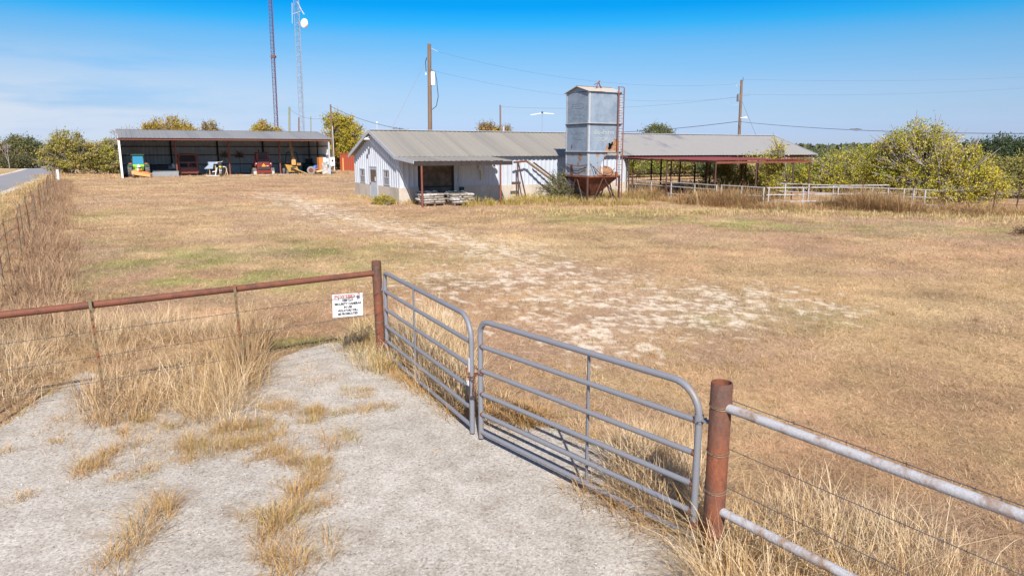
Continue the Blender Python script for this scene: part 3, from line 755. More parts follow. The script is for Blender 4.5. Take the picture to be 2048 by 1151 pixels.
# awning in front of the stalls
AX0, AX1, AY = 15.7, 23.9, -8.4
def awn(x, d, h): return Vector((x, AY + (-.05 - AY) * h, 2.42 + (2.50 - 2.42) * h + d))
aw = thing('awning', 'flat red-brown corrugated awning on steel posts in front of the open stalls', 'awning', BO, TH)
mb = MB(); mb.ribbed(AX0, AX1, lambda x: 0, lambda x: 1, awn, .22, .03, .5); mb.build('awning_roof', M['redroof'], aw)
mb = MB(); mb.bar((AX0 + .1, AY + .1, 2.30), (AX1 - .1, AY + .1, 2.30), .08, .12); mb.bar((AX0 + .1, -.2, 2.42), (AX0 + .1, AY + .1, 2.33), .08, .07); mb.bar((AX1 - .1, -.2, 2.42), (AX1 - .1, AY + .1, 2.33), .08, .07)
for f_ in (.2, .4, .6, .8): mb.bar((AX0 + .06, AY * f_, 2.40), (AX0 + .06, AY * f_, 2.2), .06, .06)
mb.bar((AX0 + .1, AY * .5, 2.36), (AX1, AY * .5, 2.36), .07, .1)
mb.build('awning_beam', M['redsteel'], aw)
for x, y in ((AX0 + .12, AY + .12), (AX0 + 3.4, AY + .12), (AX0 + 6.6, AY + .12), (AX1 - .12, AY + .12), (AX0 + .12, AY * .5), (AX0 + .12, -.5), (AX0 + 3.4, AY * .5), (AX0 + 6.6, AY * .5), (AX1 - .12, AY * .5)):
    for dx in ((0, .35) if y > AY + 1 and x < AX1 - 1 else (0,)):
        mb = MB(); mb.tube([(x + dx, y, -.02), (x + dx, y, 2.32)], .045, 8); mb.build('awning_post', M['rustdark'], aw, True)
mb = MB()
for x in (AX0 + .12, AX0 + 3.4, AX0 + 6.6): 
    for z in (1.0, 1.6, 2.1): mb.bar((x, AY * .5, z), (x + .35, AY * .5, z), .05, .05)
mb.build('post_tie', M['rustdark'], aw)
for (x, y, lab) in ((16.9, -1.6, 'black feed trough behind the white pipes at the end of the barn wall'), (19.6, -3.2, 'long black feed trough in the shade of the red awning')):
    t_ = thing('feed_trough', lab, 'trough', BWd(x, y), TH, 'feed troughs under the awning')
    mb = MB(); L_ = 2.6
    mb.prism([(-.35, .75), (.35, .75), (.27, .25), (-.27, .25)], lambda a, b: Vector((-L_ / 2, a, b)), lambda a, b: Vector((L_ / 2, a, b))); mb.build('tub', M['dark'], t_)
    mb = MB()
    for xx in (-L_ / 2 + .2, L_ / 2 - .2):
        for yy in (-.25, .25): mb.bar((xx, yy, -.01), (xx, yy, .3), .06, .06)
    mb.build('stand', M['rustdark'], t_)
# ------------------------------------------------------------------ pipe pens
def pen(label, pts, posts, rails=(1.05, .78), gate=False, m='penpipe', rr=.028, pr_=.038, ph=1.05):
    o = thing('pipe_fence', label, 'fence', pts[0], 0, 'pipe fences of the cattle pen')
    b = Vector(pts[0])
    for z in rails:
        MB().tube([Vector(p) - b + Vector((0, 0, z)) for p in pts], rr, 8).build('rail', M[m], o, True)
    for p in posts:
        MB().tube([Vector(p) - b + Vector((0, 0, -.02)), Vector(p) - b + Vector((0, 0, ph + .03))], pr_, 8).build('pipe_post', M[m], o, True)
    return o
PA0 = BWd(BT + .15, -.15); PA1 = BWd(AX0 + .0, AY - .15)
def lerp(a, b, t): return a + (b - a) * t
pen('white pipe fence running out from the barn wall under the red awning', [PA0, PA1], [lerp(PA0, PA1, t) for t in (.02, .28, .52, .78, 1.0)], (1.05, .80, .35))
def topspot(px, py, z=1.05): p = gr(px, py, z); return Vector((p.x, p.y, 0))
B0 = PA1 + Vector((.25, .05, 0)); B1 = topspot(1529, 375.5); 
pen('short white pipe fence between the awning corner and the tall white post', [B0, B1], [lerp(B0, B1, t) for t in (.02, .5, .99)], (1.05, .6))
C0 = B1 + Vector((.12, 0, 0)); C1 = topspot(1680, 374.5); C2 = topspot(1746, 375.5); C3 = topspot(1876, 381)
pen('long white pipe fence in tall brown weeds leading into the yellow bush', [C0, C1, C2, C3], [lerp(C0, C1, t) for t in (.03, .5, .98)] + [lerp(C2, C3, t) for t in (0, .25, .5, .65, .82)], (1.05, .68, .32))
D0 = topspot(1560, 367); D1 = topspot(1680, 371)
pen('far thin white pipe fence seen behind the long pen fence', [D0, D1, D1 + Vector((3, .5, 0))], [lerp(D0, D1, t) for t in (.1, .5, .9)], (1.05, .6), rr=.03, pr_=.04)
G0 = BWd(20, 16); G1 = BWd(40, 10)
pen('rusty pipe fence behind the open stalls', [G0, G1], [lerp(G0, G1, t) for t in (0, .2, .4, .6, .8, 1)], (1.1, .6), m='rustdark')
H0 = gr(1985, 423); H1 = gr(2120, 426)
hf = thing('wire_fence', 'low rusty barbed wire fence by the right-hand edge beside the yellow bush', 'fence', H0, 0)
for t in (0, .35, .75, 1): MB().tube([(H1 - H0) * t + Vector((0, 0, -.02)), (H1 - H0) * t + Vector((.05, 0, 1.15))], .035, 7).build('steel_post', M['rustdark'], hf, True)
for z in (1.0, .72, .4): barbed(Vector((0, 0, z)), H1 - H0 + Vector((0, 0, z)), .05, 0, .012).build('wire', M['rustdark'], hf)
# ------------------------------------------------------------------ feed bags on pallets under the porch
def bag_mesh():
    mb = MB(); n, m_ = 14, 7
    vs = []; fs = []
    for j in range(m_ + 1):
        v = -1 + 2 * j / m_
        for i in range(n):
            a = 2 * math.pi * i / n
            ca, sa = math.cos(a), math.sin(a)
            ex = .45
            x = math.copysign(abs(ca) ** ex, ca); y = math.copysign(abs(sa) ** ex, sa)
            s = (1 - abs(v) ** 4) ** .25 if abs(v) < 1 else .55
            s = max(s, .55)
            vs.append((x * .33 * s, y * .25 * s, v * .09 * (1 - .25 * max(abs(x), abs(y)) ** 4)))
    for j in range(m_):
        for i in range(n):
            k = (i + 1) % n; fs.append((j * n + i, j * n + k, (j + 1) * n + k, (j + 1) * n + i))
    fs.append(tuple(range(n - 1, -1, -1))); fs.append(tuple(m_ * n + i for i in range(n)))
    return mb.add(vs, fs)
pallet_px = ((870, 412.0, 'left-hand stack, next to the red porch post'), (928, 411.0, 'stack further from the red porch post'))
bagproto = {}
for si, (px, py, wh) in enumerate(pallet_px):
    base = to_local(gr(px, py), BO); base.y += .55; ctr = BWd(base.x, base.y)
    p = thing('pallet', ['wooden pallet under the feed bags next to the red porch post', 'wooden pallet under the feed bags in front of the boarded doorway edge'][si], 'pallet', ctr, TH, 'pallets under the porch')
    mb = MB()
    for yy in (-.5, -.25, 0, .25, .5): mb.box((0, yy, .125), (1.25, .12, .02))
    mb.build('deck', M['wood'], p); mb = MB()
    for xx in (-.55, 0, .55): mb.box((xx, 0, .065), (.09, 1.1, .10))
    mb.build('stringer', M['wood'], p)
    lab = ['grey feed bag in the pallet stack next to the red porch post', 'grey feed bag in the pallet stack nearer the long barn wall'][si]
    grp = ['feed bags on the pallet next to the porch post', 'feed bags on the second pallet'][si]
    for lay in range(5):
        z = .135 + .070 + lay * .130
        for gx in (-.33, .33) if lay % 2 == 0 else (-.42, .0, .42):
            for gy in (-.30, 0.18) if lay % 2 == 0 else (-.24, .42):
                rr_ = random.Random(lay * 31 + int(gx * 10) + int(gy * 10) + si * 7)
                if lay == 4 and (gy > 0 or abs(gx) > .2): continue
                wht = rr_.random() < (.5 if gx < 0 else .22)
                key = wht
                loc = ctr + LX * (gx + rr_.uniform(-.05, .05)) + LY * (gy + rr_.uniform(-.05, .05)) + Vector((0, 0, z))
                if key not in bagproto:
                    o = bag_mesh().build('feed_bag', M['bagw' if wht else 'bag'], None, True); bagproto[key] = o
                else:
                    o = bagproto[key].copy(); COL.objects.link(o)
                o.location = loc; o.rotation_euler = (rr_.uniform(-.05, .05), rr_.uniform(-.05, .05), TH + rr_.uniform(-.10, .10) + (R(90) if lay % 2 else 0))
                prop(o, ('whitish ' if wht else '') + lab, 'feed bag', grp)
    sh = MB()
    mm_ = 9
    vs = [( -.65 + 1.1 * i / mm_, .05 + .5 * j / mm_, .02 * math.sin(i * 1.7 + j) + (.05 if j < 2 else 0)) for i in range(mm_ + 1) for j in range(mm_ + 1)]
    vs += [(x, y, z - .01) for x, y, z in vs]; nn_ = (mm_ + 1) ** 2
    fs = []
    for i in range(mm_):
        for j in range(mm_):
            a = i * (mm_ + 1) + j; fs += [(a, a + mm_ + 1, a + mm_ + 2, a + 1), (a + nn_, a + 1 + nn_, a + mm_ + 2 + nn_, a + mm_ + 1 + nn_)]
    sh.add(vs, fs)
    o = sh.build('tarp', mat('blue tarp', (.16, .25, .36), .5), None, True); o.location = ctr + Vector((0, 0, .135 + .130 * 4 + .07)); o.rotation_euler = (0, 0, TH)
    prop(o, ['small crumpled blue tarp on the bag stack next to the red porch post', 'crumpled blue tarp on the bag stack nearer the long barn wall'][si], 'tarp')
# ------------------------------------------------------------------ rusty feed chute at the wall
cx = on_y(1042, 330, -.55).x
au = thing('feed_chute', 'rusty pipe chute on legs slanting from the barn wall towards the feed bin', 'chute', BWd(cx, -.55), TH)
MB().tube([(-.55, -.1, 2.28), (.35, 0, 2.34), (.55, 0, 2.28)], .06, 8).build('chute_head', M['rust'], au, True)
MB().tube([(.45, 0, 2.30), (1.5, -.25, 1.55), (2.6, -.45, .75)], .07, 8).build('chute_tube', M['tposts'], au, True)
MB().tube([(.95, .1, 2.25), (1.9, .0, 1.6), (2.7, -.2, 1.0)], .055, 8).build('chute_tube', M['rust'], au, True)
for x0, x1 in ((-.25, .2), (-.3, -.35)): MB().tube([(x0, -.1, 2.28), (x1, -.35, -.02)], .045, 7).build('leg', M['rustdark'], au, True)
MB().box((-.42, -.15, 1.05), (.6, .05, .16)).build('cross_board', M['rustdark'], au)
# ------------------------------------------------------------------ feed bin
FBO = gr(1174, 407); S_ = 2.25
fb = thing('feed_bin', 'tall square weathered metal feed bin with rusted torn hopper and ladder', 'feed bin', FBO, TH)
ZB, Z1, Z2, ZT = 1.52, 2.90, 4.47, 6.22
def sheet(poly, plane, t=.006):
    mb = MB()
    if plane == 'front': return mb.prism(poly, lambda a, b: Vector((a, 0, b)), lambda a, b: Vector((a, t, b)))
    if plane == 'left': return mb.prism(poly, lambda a, b: Vector((0, a, b)), lambda a, b: Vector((t, a, b)))
    if plane == 'back': return mb.prism(poly, lambda a, b: Vector((a, S_, b)), lambda a, b: Vector((a, S_ - t, b)))
    return mb.prism(poly, lambda a, b: Vector((S_, a, b)), lambda a, b: Vector((S_ - t, a, b)))
def rect(a, b, z0, z1): return [(a, z0), (b, z0), (b, z1), (a, z1)]
e = .03
for pl_, nm in (('left', 'side_sheet'), ('back', 'side_sheet')):
    for z0, z1 in ((Z1, Z2), (Z2, ZT)): sheet(rect(e, S_ - e, z0 + e, z1 - e), pl_).build(nm, M['galv'], fb)
sheet(rect(e, S_ - e, ZB + e, Z1 - e), 'left').build('lower_sheet', M['galvrust'], fb)
sheet(rect(e, S_ - e, Z1 + e, Z2 - e), 'right').build('side_sheet', M['galv'], fb); sheet(rect(e, S_ - e, Z2 + e, ZT - e), 'right').build('side_sheet', M['galv'], fb)
sheet(rect(e, S_ * .45, ZB + e, Z1 - e), 'back').build('lower_sheet', M['galvrust'], fb)
sheet(rect(e, S_ - e, Z2 + e, ZT - e), 'front').build('upper_sheet', M['galv'], fb)
# middle front sheet with a ragged hole: two polygons round the hole
hole = [(1.36, 3.06), (1.42, 3.22), (1.40, 3.36), (1.50, 3.42), (1.58, 3.34), (1.66, 3.47), (1.74, 3.44), (1.72, 3.28), (1.63, 3.20), (1.62, 3.08), (1.50, 3.02)]
sheet([(e, Z1 + e), (1.36, Z1 + e), (1.36, 3.06), (1.42, 3.22), (1.40, 3.36), (1.50, 3.42), (1.50, Z2 - e), (e, Z2 - e)], 'front').build('middle_sheet', M['galv'], fb)
sheet([(1.50, 3.42), (1.58, 3.34), (1.66, 3.47), (1.74, 3.44), (1.72, 3.60), (S_ - e, 3.66), (S_ - e, Z2 - e), (1.50, Z2 - e)], 'front').build('middle_sheet', M['galv'], fb)
M['rustscab'] = mat('rust scab on bin sheet', (.36, .20, .105), .9, var=.3, scale=5, c2=(.20, .085, .045), lo=.45, hi=.62)
sheet([(1.36, Z1 + e), (1.36, 3.06), (1.50, 3.02), (1.62, 3.08), (1.63, 3.20), (1.72, 3.28), (1.74, 3.44), (1.72, 3.60), (S_ - e, 3.66), (S_ - e, Z1 + e)], 'front', .008).build('rusted_patch', M['rustscab'], fb)
mb = MB(); mb.prism([(1.22, 2.95), (1.36, 2.93), (1.36, 3.40), (1.30, 3.34), (1.27, 3.2), (1.20, 3.1)], lambda a, b: Vector((a, -.004, b)), lambda a, b: Vector((a, .001, b))); mb.build('rusted_patch', M['rustscab'], fb)
# lower front sheet torn away on the right
sheet([(e, ZB + e), (1.05, ZB + e), (1.00, 1.72), (.92, 1.85), (.97, 2.0), (.90, 2.15), (.96, 2.3), (1.08, 2.42), (1.12, 2.6), (1.30, 2.72), (1.36, Z1 - e), (e, Z1 - e)], 'front').build('lower_sheet', M['galvrust'], fb)
mb = MB(); mb.prism([(.74, ZB + e), (1.05, ZB + e), (1.00, 1.72), (.92, 1.85), (.97, 2.0), (.90, 2.15), (.84, 2.05), (.80, 1.8)], lambda a, b: Vector((a, -.004, b)), lambda a, b: Vector((a, -.0005, b))); mb.build('rusted_patch', M['rustscab'], fb)
sheet([(1.05, ZB + .02), (S_ - e, ZB + .02), (S_ - e, 1.66), (2.05, 1.78), (1.85, 1.74), (1.7, 1.95), (1.5, 2.05), (1.28, 2.1), (1.12, 2.12), (1.02, 2.0), (1.05, 1.8)], 'front').build('rusted_flap', M['rustscab'], fb)
mb = MB(); mb.tube([(1.05, -.05, 2.12), (1.02, -.1, 2.38), (1.05, -.1, 2.55), (1.28, -.08, 2.58), (1.32, -.02, 2.85)], .018, 6); mb.tube([(1.05, -.05, 2.12), (1.3, -.06, 2.05), (1.28, -.08, 2.58)], .015, 6)
mb.tube([(.35, -.03, 2.1), (.5, -.15, 1.9), (.75, -.2, 1.66), (1.2, -.1, 1.58)], .022, 6); mb.tube([(1.0, -.1, 1.55), (1.5, -.25, 1.75), (1.75, -.2, 1.98)], .02, 6); mb.tube([(.15, -.05, 2.25), (.3, -.2, 1.95), (.42, -.22, 1.62)], .02, 6)
mb.build('bent_rod', M['rustdark'], fb, True)
# bands, corner angles, rivets
mb = MB()
for z in (Z1, Z2):
    mb.box((S_ / 2, -.03, z + .015), (S_ + .06, .06, .035)); mb.box((S_ / 2, S_ + .03, z + .015), (S_ + .06, .06, .035)); mb.box((-.03, S_ / 2, z + .015), (.06, S_ - .001, .035)); mb.box((S_ + .03, S_ / 2, z + .015), (.06, S_ - .001, .035))
mb.build('band', M['galvl'], fb)
mb = MB()
for z in (Z1, Z2):
    mb.box((S_ / 2, -.035, z - .035), (S_ + .06, .07, .05)); mb.box((-.035, S_ / 2, z - .035), (.07, S_ - .002, .05))
mb.build('band_lip', M['dark'], fb)
for x, y in ((0, 0), (S_, 0), (0, S_), (S_, S_)):
    sx = 1 if x == 0 else -1; sy = 1 if y == 0 else -1
    mb = MB(); mb.box((x + sx * .04, y - sy * .009, (ZB + ZT) / 2), (.11, .012, ZT - ZB)); mb.box((x - sx * .009, y + sy * .04, (ZB + ZT) / 2), (.012, .11, ZT - ZB))
    for z in np.arange(ZB + .1, ZT, .11):
        mb.box((x + sx * .05, y - sy * .018, z), (.03, .012, .03)); mb.box((x - sx * .018, y + sy * .05, z), (.012, .03, .03))
    mb.build('corner_angle', M['galvl'], fb)
# roof: shallow gable facing left, ridge along the long face
RZ = 6.53; ov = .12
mb = MB()
for sg in (0, 1):
    def rp(x, yy, z): return Vector((x, yy if sg == 0 else S_ - yy, z))
    a = [rp(-ov, -ov, ZT - .02), rp(S_ + ov, -ov, ZT - .02), rp(S_ + ov, S_ / 2, RZ), rp(-ov, S_ / 2, RZ)]
    mb.add(a + [v + Vector((0, 0, .02)) for v in a], [(0, 1, 2, 3), (7, 6, 5, 4), (0, 4, 5, 1), (1, 5, 6, 2), (3, 7, 4, 0)])
rf_ = mb.build('bin_roof', mat('pale bin roof', (.47, .43, .37), .6, var=.1, c2=(.40, .24, .13), lo=.6, hi=.7), fb)
sheet([(e, ZT), (S_ - e, ZT), (S_ / 2, RZ - .05)], 'left').build('roof_gable', M['galv'], rf_)
MB().tube([(-ov, S_ / 2, RZ + .02), (S_ + ov, S_ / 2, RZ + .02)], .03, 6).build('ridge_strip', M['rustbright'], rf_)
mb = MB(); mb.tube([(.9, .6, 6.5), (1.15, .7, 6.78), (1.3, .8, 6.6)], .03, 6); mb.tube([(1.15, .7, 6.78), (.75, .6, 6.62)], .02, 6); mb.tube([(1.12, .72, 6.72), (1.2, .7, 6.86)], .045, 6); mb.tube([(1.3, .8, 6.6), (1.5, .9, 6.45)], .04, 6); mb.build('lid_lever', M['redsteel'], rf_)
# hopper, legs, braces
mb = MB(); hz = .42; c = S_ / 2; hb = .22
top = [(0, 0), (S_, 0), (S_, S_), (0, S_)]; bot = [(c - hb, c - hb), (c + hb, c - hb), (c + hb, c + hb), (c - hb, c + hb)]
vs = [(x, y, ZB - .02) for x, y in top] + [(x, y, hz) for x, y in bot]
mb.add(vs, [(0, 4, 5, 1), (1, 5, 6, 2), (2, 6, 7, 3), (3, 7, 4, 0)])
hp = mb.build('hopper', M['rustbright'], fb)
hp.modifiers.new('thick', 'SOLIDIFY').thickness = .01
mb = MB(); mb.box((c, c, hz - .1), (.36, .36, .2)); mb.build('outlet', M['rustdark'], hp)
mb = MB()
for a, b in (((-.02, -.03), (S_ + .02, -.03)), ((-.03, 0), (-.03, S_)), ((S_ + .03, 0), (S_ + .03, S_)), ((0, S_ + .03), (S_, S_ + .03))): mb.bar((*a, ZB), (*b, ZB), .06, .10)
mb.build('hopper_rim', M['rustbright'], fb)
for i, (x, y) in enumerate(top):
    mb = MB(); mb.bar((x, y, -.02), (x, y, ZB), .09, .09); mb.build('leg', M['rustdark'], fb)
mb = MB()
for (p, q) in (((0, 0), (S_, 0)), ((0, 0), (0, S_)), ((S_, 0), (S_, S_)), ((0, S_), (S_, S_))):
    p = Vector((*p, 0)); q = Vector((*q, 0)); m_ = (p + q) / 2
    mb.bar(m_ + Vector((0, 0, ZB)), p + (q - p) * .16 + Vector((0, 0, .0)), .06, .05); mb.bar(m_ + Vector((0, 0, ZB)), p + (q - p) * .84, .06, .05)
mb.bar((S_ * .55, -.05, ZB - .3), (S_ * .92, -.1, .1), .04, .04)
mb.build('leg_brace', M['rustdark'], fb)
# ladder on the front near the right corner
ld_x = (1.92, 2.30); yy = -.17
for i, x in enumerate(ld_x):
    mb = MB(); mb.tube([(x, yy, .95 if i == 0 else .0), (x, yy, 6.45)], .03 if i else .035, 8)
    mb.build('ladder_rail', M['redsteel'], fb, True)
mb = MB()
for z in np.arange(1.0, 6.3, .29): mb.tube([(ld_x[0], yy, z), (ld_x[1], yy, z)], .011, 6)
mb.build('ladder_rungs', M['rustdark'], fb)
mb = MB()
for z in (Z1 + .02, Z2 + .02, 6.1): 
    for x in ld_x: mb.bar((x, yy, z), (x, 0, z), .03, .03)
mb.tube([(ld_x[0], yy, 6.45), (ld_x[0], yy + .1, 6.5), (ld_x[1], yy + .1, 6.5), (ld_x[1], yy, 6.45)], .02, 6)
mb.build('ladder_bracket', M['redsteel'], fb)
# side strapping on the left face
mb = MB(); mb.tube([(-.05, 0, 2.18), (-.12, .7, 2.08), (-.12, 1.4, 2.12), (-.05, S_ + .1, 2.2)], .02, 6); mb.tube([(-.05, .1, 2.0), (-.12, .8, 1.92), (-.1, 1.7, 2.0), (-.05, S_, 2.1)], .02, 6); mb.build('strap', M['rustdark'], fb)
mb = MB(); mb.box((-.04, 1.55, 2.02), (.07, .13, .30)); mb.box((-.03, 1.55, 1.72), (.02, .24, .35)); mb.box((-.03, 1.62, 3.2), (.012, .06, .2)); mb.build('rusted_bracket', M['rust'], fb)
# faded lettering
rot = (R(90), 0, 0)
text_mesh('lettering', 'Bu-Farm', .36, M['paint'], fb, (1.09, -.008, 3.98), rot, .002, width=1.36, bold=.010)
text_mesh('lettering', 'STORI LL', .27, M['paint'], fb, (1.16, -.008, 3.58), rot, .002, width=1.16, bold=.008)
rl = (R(90), 0, R(-90))
for z, tx, sz, wd in ((5.45, 'FEED', .42, 1.3), (5.02, 'BULK', .20, .8), (4.80, 'STOR  ALL', .20, 1.0), (3.98, 'Bu-Farm', .26, 1.3), (3.66, 'STOR ALL', .26, 1.05)):
    text_mesh('lettering', tx, sz, M['paintdark'], fb, (-.008, 1.1, z), rl, .002, width=wd, bold=.004)
# ------------------------------------------------------------------ machine shed
SW, SD, SE, SRZ, SRY = 22.7, 13.8, 4.3, 5.28, 7.0
sh = thing('machine_shed', 'long open-fronted metal shed sheltering tractors and farm machines', 'shed', SO, TH)
def shg(y): return SE + (SRZ - SE) * (y / SRY if y < SRY else (SD - y) / (SD - SRY))
mb = MB(); mb.ribbed(0, SW, lambda x: .05, lambda x: SE - .02, lambda x, d, h: Vector((x, SD - d, h)), .45, .04); mb.build('back_wall', M['sidingdull'], sh)
for x, s in ((0, -1), (SW, 1)):
    mb = MB(); mb.ribbed(0, SD, lambda y: .0, lambda y: shg(y) - .03, lambda y, d, h, x=x, s=s: Vector((x + s * d, y, h)), .45, .04); mb.build('side_wall', M['sidingdull'], sh)
    MB().box2((x - .09, -.12, 0), (x + .09, -.0, SE - .02)).build('corner_trim', M['white'] if x == 0 else M['trim'], sh)
def shr(sg):
    def f(x, d, h):
        if sg: return Vector((x, -.35 + (SRY + .35) * h, SE - .065 + (SRZ - SE + .065) * h + .06 + d))
        return Vector((x, SD + .35 - (SD - SRY + .35) * h, SE - .065 + (SRZ - SE + .065) * h + .06 + d))
    return f
mb = MB(); mb.ribbed(-.06, SW + .55, lambda x: 0, lambda x: 1, shr(1), .45, .03, .75); mb.ribbed(-.06, SW + .55, lambda x: 0, lambda x: 1, shr(0), .45, .03, .75)
mb.box((SW / 2 + .25, SRY, SRZ + .10), (SW + .5, .4, .02)); mb.build('shed_roof', M['roofshed'], sh)
MB().box2((-.2, -.22, SE - .22), (SW + .3, -.13, SE - .03)).build('eave_beam', M['redsteel'], sh)
mb = MB()
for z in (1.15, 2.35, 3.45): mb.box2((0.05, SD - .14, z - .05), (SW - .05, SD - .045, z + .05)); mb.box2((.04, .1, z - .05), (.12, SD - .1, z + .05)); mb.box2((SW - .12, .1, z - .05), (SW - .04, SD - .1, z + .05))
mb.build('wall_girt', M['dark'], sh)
PYS = 2.7
for px in (355, 460.5, 561.5):
    x = on_y(px, 345, PYS, SO).x
    MB().tube([(x, PYS, -.02), (x, PYS, shg(PYS) - .1)], .095, 10).build('shed_post', M['redsteel'], sh, True)
for px in (344, 437, 527.5, 614):
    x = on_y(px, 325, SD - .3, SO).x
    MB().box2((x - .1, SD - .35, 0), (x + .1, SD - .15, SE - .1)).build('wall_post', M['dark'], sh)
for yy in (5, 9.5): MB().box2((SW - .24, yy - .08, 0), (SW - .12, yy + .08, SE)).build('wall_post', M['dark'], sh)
mb = MB()
for yy in (1.2, 2.6, PYS, 5.5, SRY, 8.6, 10.3, 12): mb.box2((.05, yy - .05, shg(yy) - .16), (SW - .05, yy + .05, shg(yy) - .02))
mb.build('purlin', M['rustdark'], sh)
o = MB().box2((.15, PYS - .6, -.02), (SW - .15, SD - .2, .012)).build('shed_floor', mat('dusty shed floor', (.42, .35, .27), .95, var=.2)); o.parent = sh
MB().box2((10.5, PYS - 1.0, .0), (19.0, PYS - .55, .10)).build('floor_edge', M['concl'], sh)
def shd(name, label, cat, px, depth, rz=0, group=None):
    q = SO + LX * on_y(px, 345, depth, SO).x + LY * depth; return thing(name, label, cat, (q.x, q.y, .012), TH + R(rz), group)
def wheel(root, x, y, r, wd, rim=None, name='wheel', lugs=0):
    Ry = Matrix.Rotation(R(90), 3, 'Y'); mb = MB()
    mb.lathe([(r * .55, -wd / 2), (r * .93, -wd / 2), (r, -wd * .32), (r, wd * .32), (r * .93, wd / 2), (r * .55, wd / 2)], (x, y, r), 22, Ry)
    for k in range(lugs):
        for s in (-1, 1):
            a = 2 * math.pi * (k + (.5 if s > 0 else 0)) / lugs
            c_ = Vector((x + s * wd * .24, y + math.sin(a) * r * 1.01, r + math.cos(a) * r * 1.01))
            mb.box(c_, (wd * .48, .06, .05), Matrix.Rotation(-a, 3, 'X') @ Matrix.Rotation(s * R(28), 3, 'Z'))
    w_ = mb.build('tyre' if name == 'tyre' else name, M['rubber'], root, False)
    MB().lathe([(0, -wd * .3), (r * .54, -wd * .34), (r * .57, -wd * .1), (r * .57, wd * .1), (r * .54, wd * .34), (0, wd * .3)], (x, y, r), 18, Ry).build('rim', rim or M['white'], w_, True)
    return w_
P = {k: mat(k, c, .45, var=.06, scale=4) for k, c in {'lime tractor paint': (.27, .52, .045), 'dark green paint': (.02, .07, .035), 'skid steer red': (.20, .022, .016), 'mower orange': (.60, .31, .11), 'mower red orange': (.50, .13, .03),
     'trencher yellow': (.42, .24, .05), 'cabinet orange': (.50, .18, .04), 'bright blue plastic': (.03, .08, .30), 'container red': (.28, .055, .022), 'pale blue sheet': (.30, .37, .47), 'light wood': (.48, .33, .19), 'maroon implement': (.17, .04, .03), 'safety orange': (.85, .33, .04), 'lamp red': (.5, .12, .1), 'yellow badge': (.75, .66, .03), 'grey sheet': (.24, .265, .29)}.items()}
# lime tractor, seen from behind
t = shd('tractor', 'bright lime-green tractor with cab window coloured as if reflecting blue sky seen from behind in the shed', 'tractor', 278, 1.6)
wheel(t, -.86, 0, .74, .46, P['lime tractor paint'], 'rear_wheel', 18); wheel(t, .86, 0, .74, .46, P['lime tractor paint'], 'rear_wheel', 18)
wheel(t, -.75, 2.3, .48, .3, P['lime tractor paint'], 'front_wheel'); wheel(t, .75, 2.3, .48, .3, P['lime tractor paint'], 'front_wheel')
mb = MB(); mb.box((0, .2, .75), (.7, .9, .55)); mb.box((0, 1.7, 1.15), (.66, 2.0, .75)); mb.box((0, 1.5, .7), (.5, 2.0, .4)); mb.box((0, -.15, 1.28), (1.15, .5, .26)); mb.box((-.45, -.35, .95), (.06, .06, .5)); mb.box((.45, -.35, .95), (.06, .06, .5)); mb.build('tractor_body', P['lime tractor paint'], t, bevel=.03)
mb = MB(); mb.bar((-.35, -.4, .55), (-.25, -1.0, .45), .07, .07); mb.bar((.35, -.4, .55), (.25, -1.0, .45), .07, .07); mb.bar((0, -.4, .95), (0, -.95, .75), .06, .06); mb.build('hitch_arm', P['lime tractor paint'], t)
cb = MB(); cb.box((0, .35, 2.48), (1.35, 1.5, .14)); 
for x in (-.58, .58):
    for y in (-.3, 1.0): cb.bar((x, y, 1.35), (x * .88, y * .9 + .03, 2.45), .08, .08)
cab = cb.build('cab', P['dark green paint'], t)
MB().add([(-.56, -.33, 1.42), (.56, -.33, 1.42), (.5, -.28, 2.36), (-.5, -.28, 2.36), (-.56, -.32, 1.42), (.56, -.32, 1.42), (.5, -.27, 2.36), (-.5, -.27, 2.36)], [(0, 1, 2, 3), (7, 6, 5, 4), (0, 4, 5, 1), (3, 2, 6, 7)]).build('rear_window', M['skyglass'], cab)
MB().box((0, 1.0, 1.9), (1.05, .02, .9)).build('windscreen', M['glass'], cab)
for x in (-.8, .8):
    mb = MB(); mb.tube([(x, .6, 1.2), (x, .45, 1.48), (x, 0, 1.56), (x, -.4, 1.45)], .0001, 4); mb = MB()
    for k in range(6):
        a0, a1 = R(40 + k * 18), R(58 + k * 18); rr_ = .82
        mb.bar((x, rr_ * math.cos(a0), .74 + rr_ * math.sin(a0)), (x, rr_ * math.cos(a1), .74 + rr_ * math.sin(a1)), .42, .03)
    fe = mb.build('fender', P['dark green paint'], t); MB().box((x * .98, -.35, 1.50), (.28, .1, .13)).build('tail_lamp', P['lamp red'], fe)
MB().prism([(-.2, 1.12), (.2, 1.12), (.0, 1.46)], lambda a, b: Vector((a, -.43, b)), lambda a, b: Vector((a, -.415, b))).build('slow_vehicle_triangle', M['white'], t)
# orange mower behind it
t = shd('rotary_mower', 'slanted light orange rotary mower hitched behind the lime tractor', 'mower', 281, 0.35, -12)
mb = MB(); mb.prism([(-.75, .72), (1.05, .28), (1.12, .05), (-.75, .36)], lambda a, b: Vector((a, -.75, b)), lambda a, b: Vector((a, .5, b + .16))); mb.build('mower_deck', P['mower orange'], t, bevel=.02)
mb = MB(); mb.bar((-.1, -.2, .62), (.1, .9, .8), .12, .1); mb.bar((-.4, .2, .75), (.8, .3, .5), .1, .14); mb.box((-.1, .1, .86), (.3, .3, .26)); mb.build('gearbox', P['mower red orange'], t); wheel(t, -.55, -.9, .2, .12)
MB().box((-.2, -.12, .9), (.12, .1, .3)).build('lever', M['white'], t)
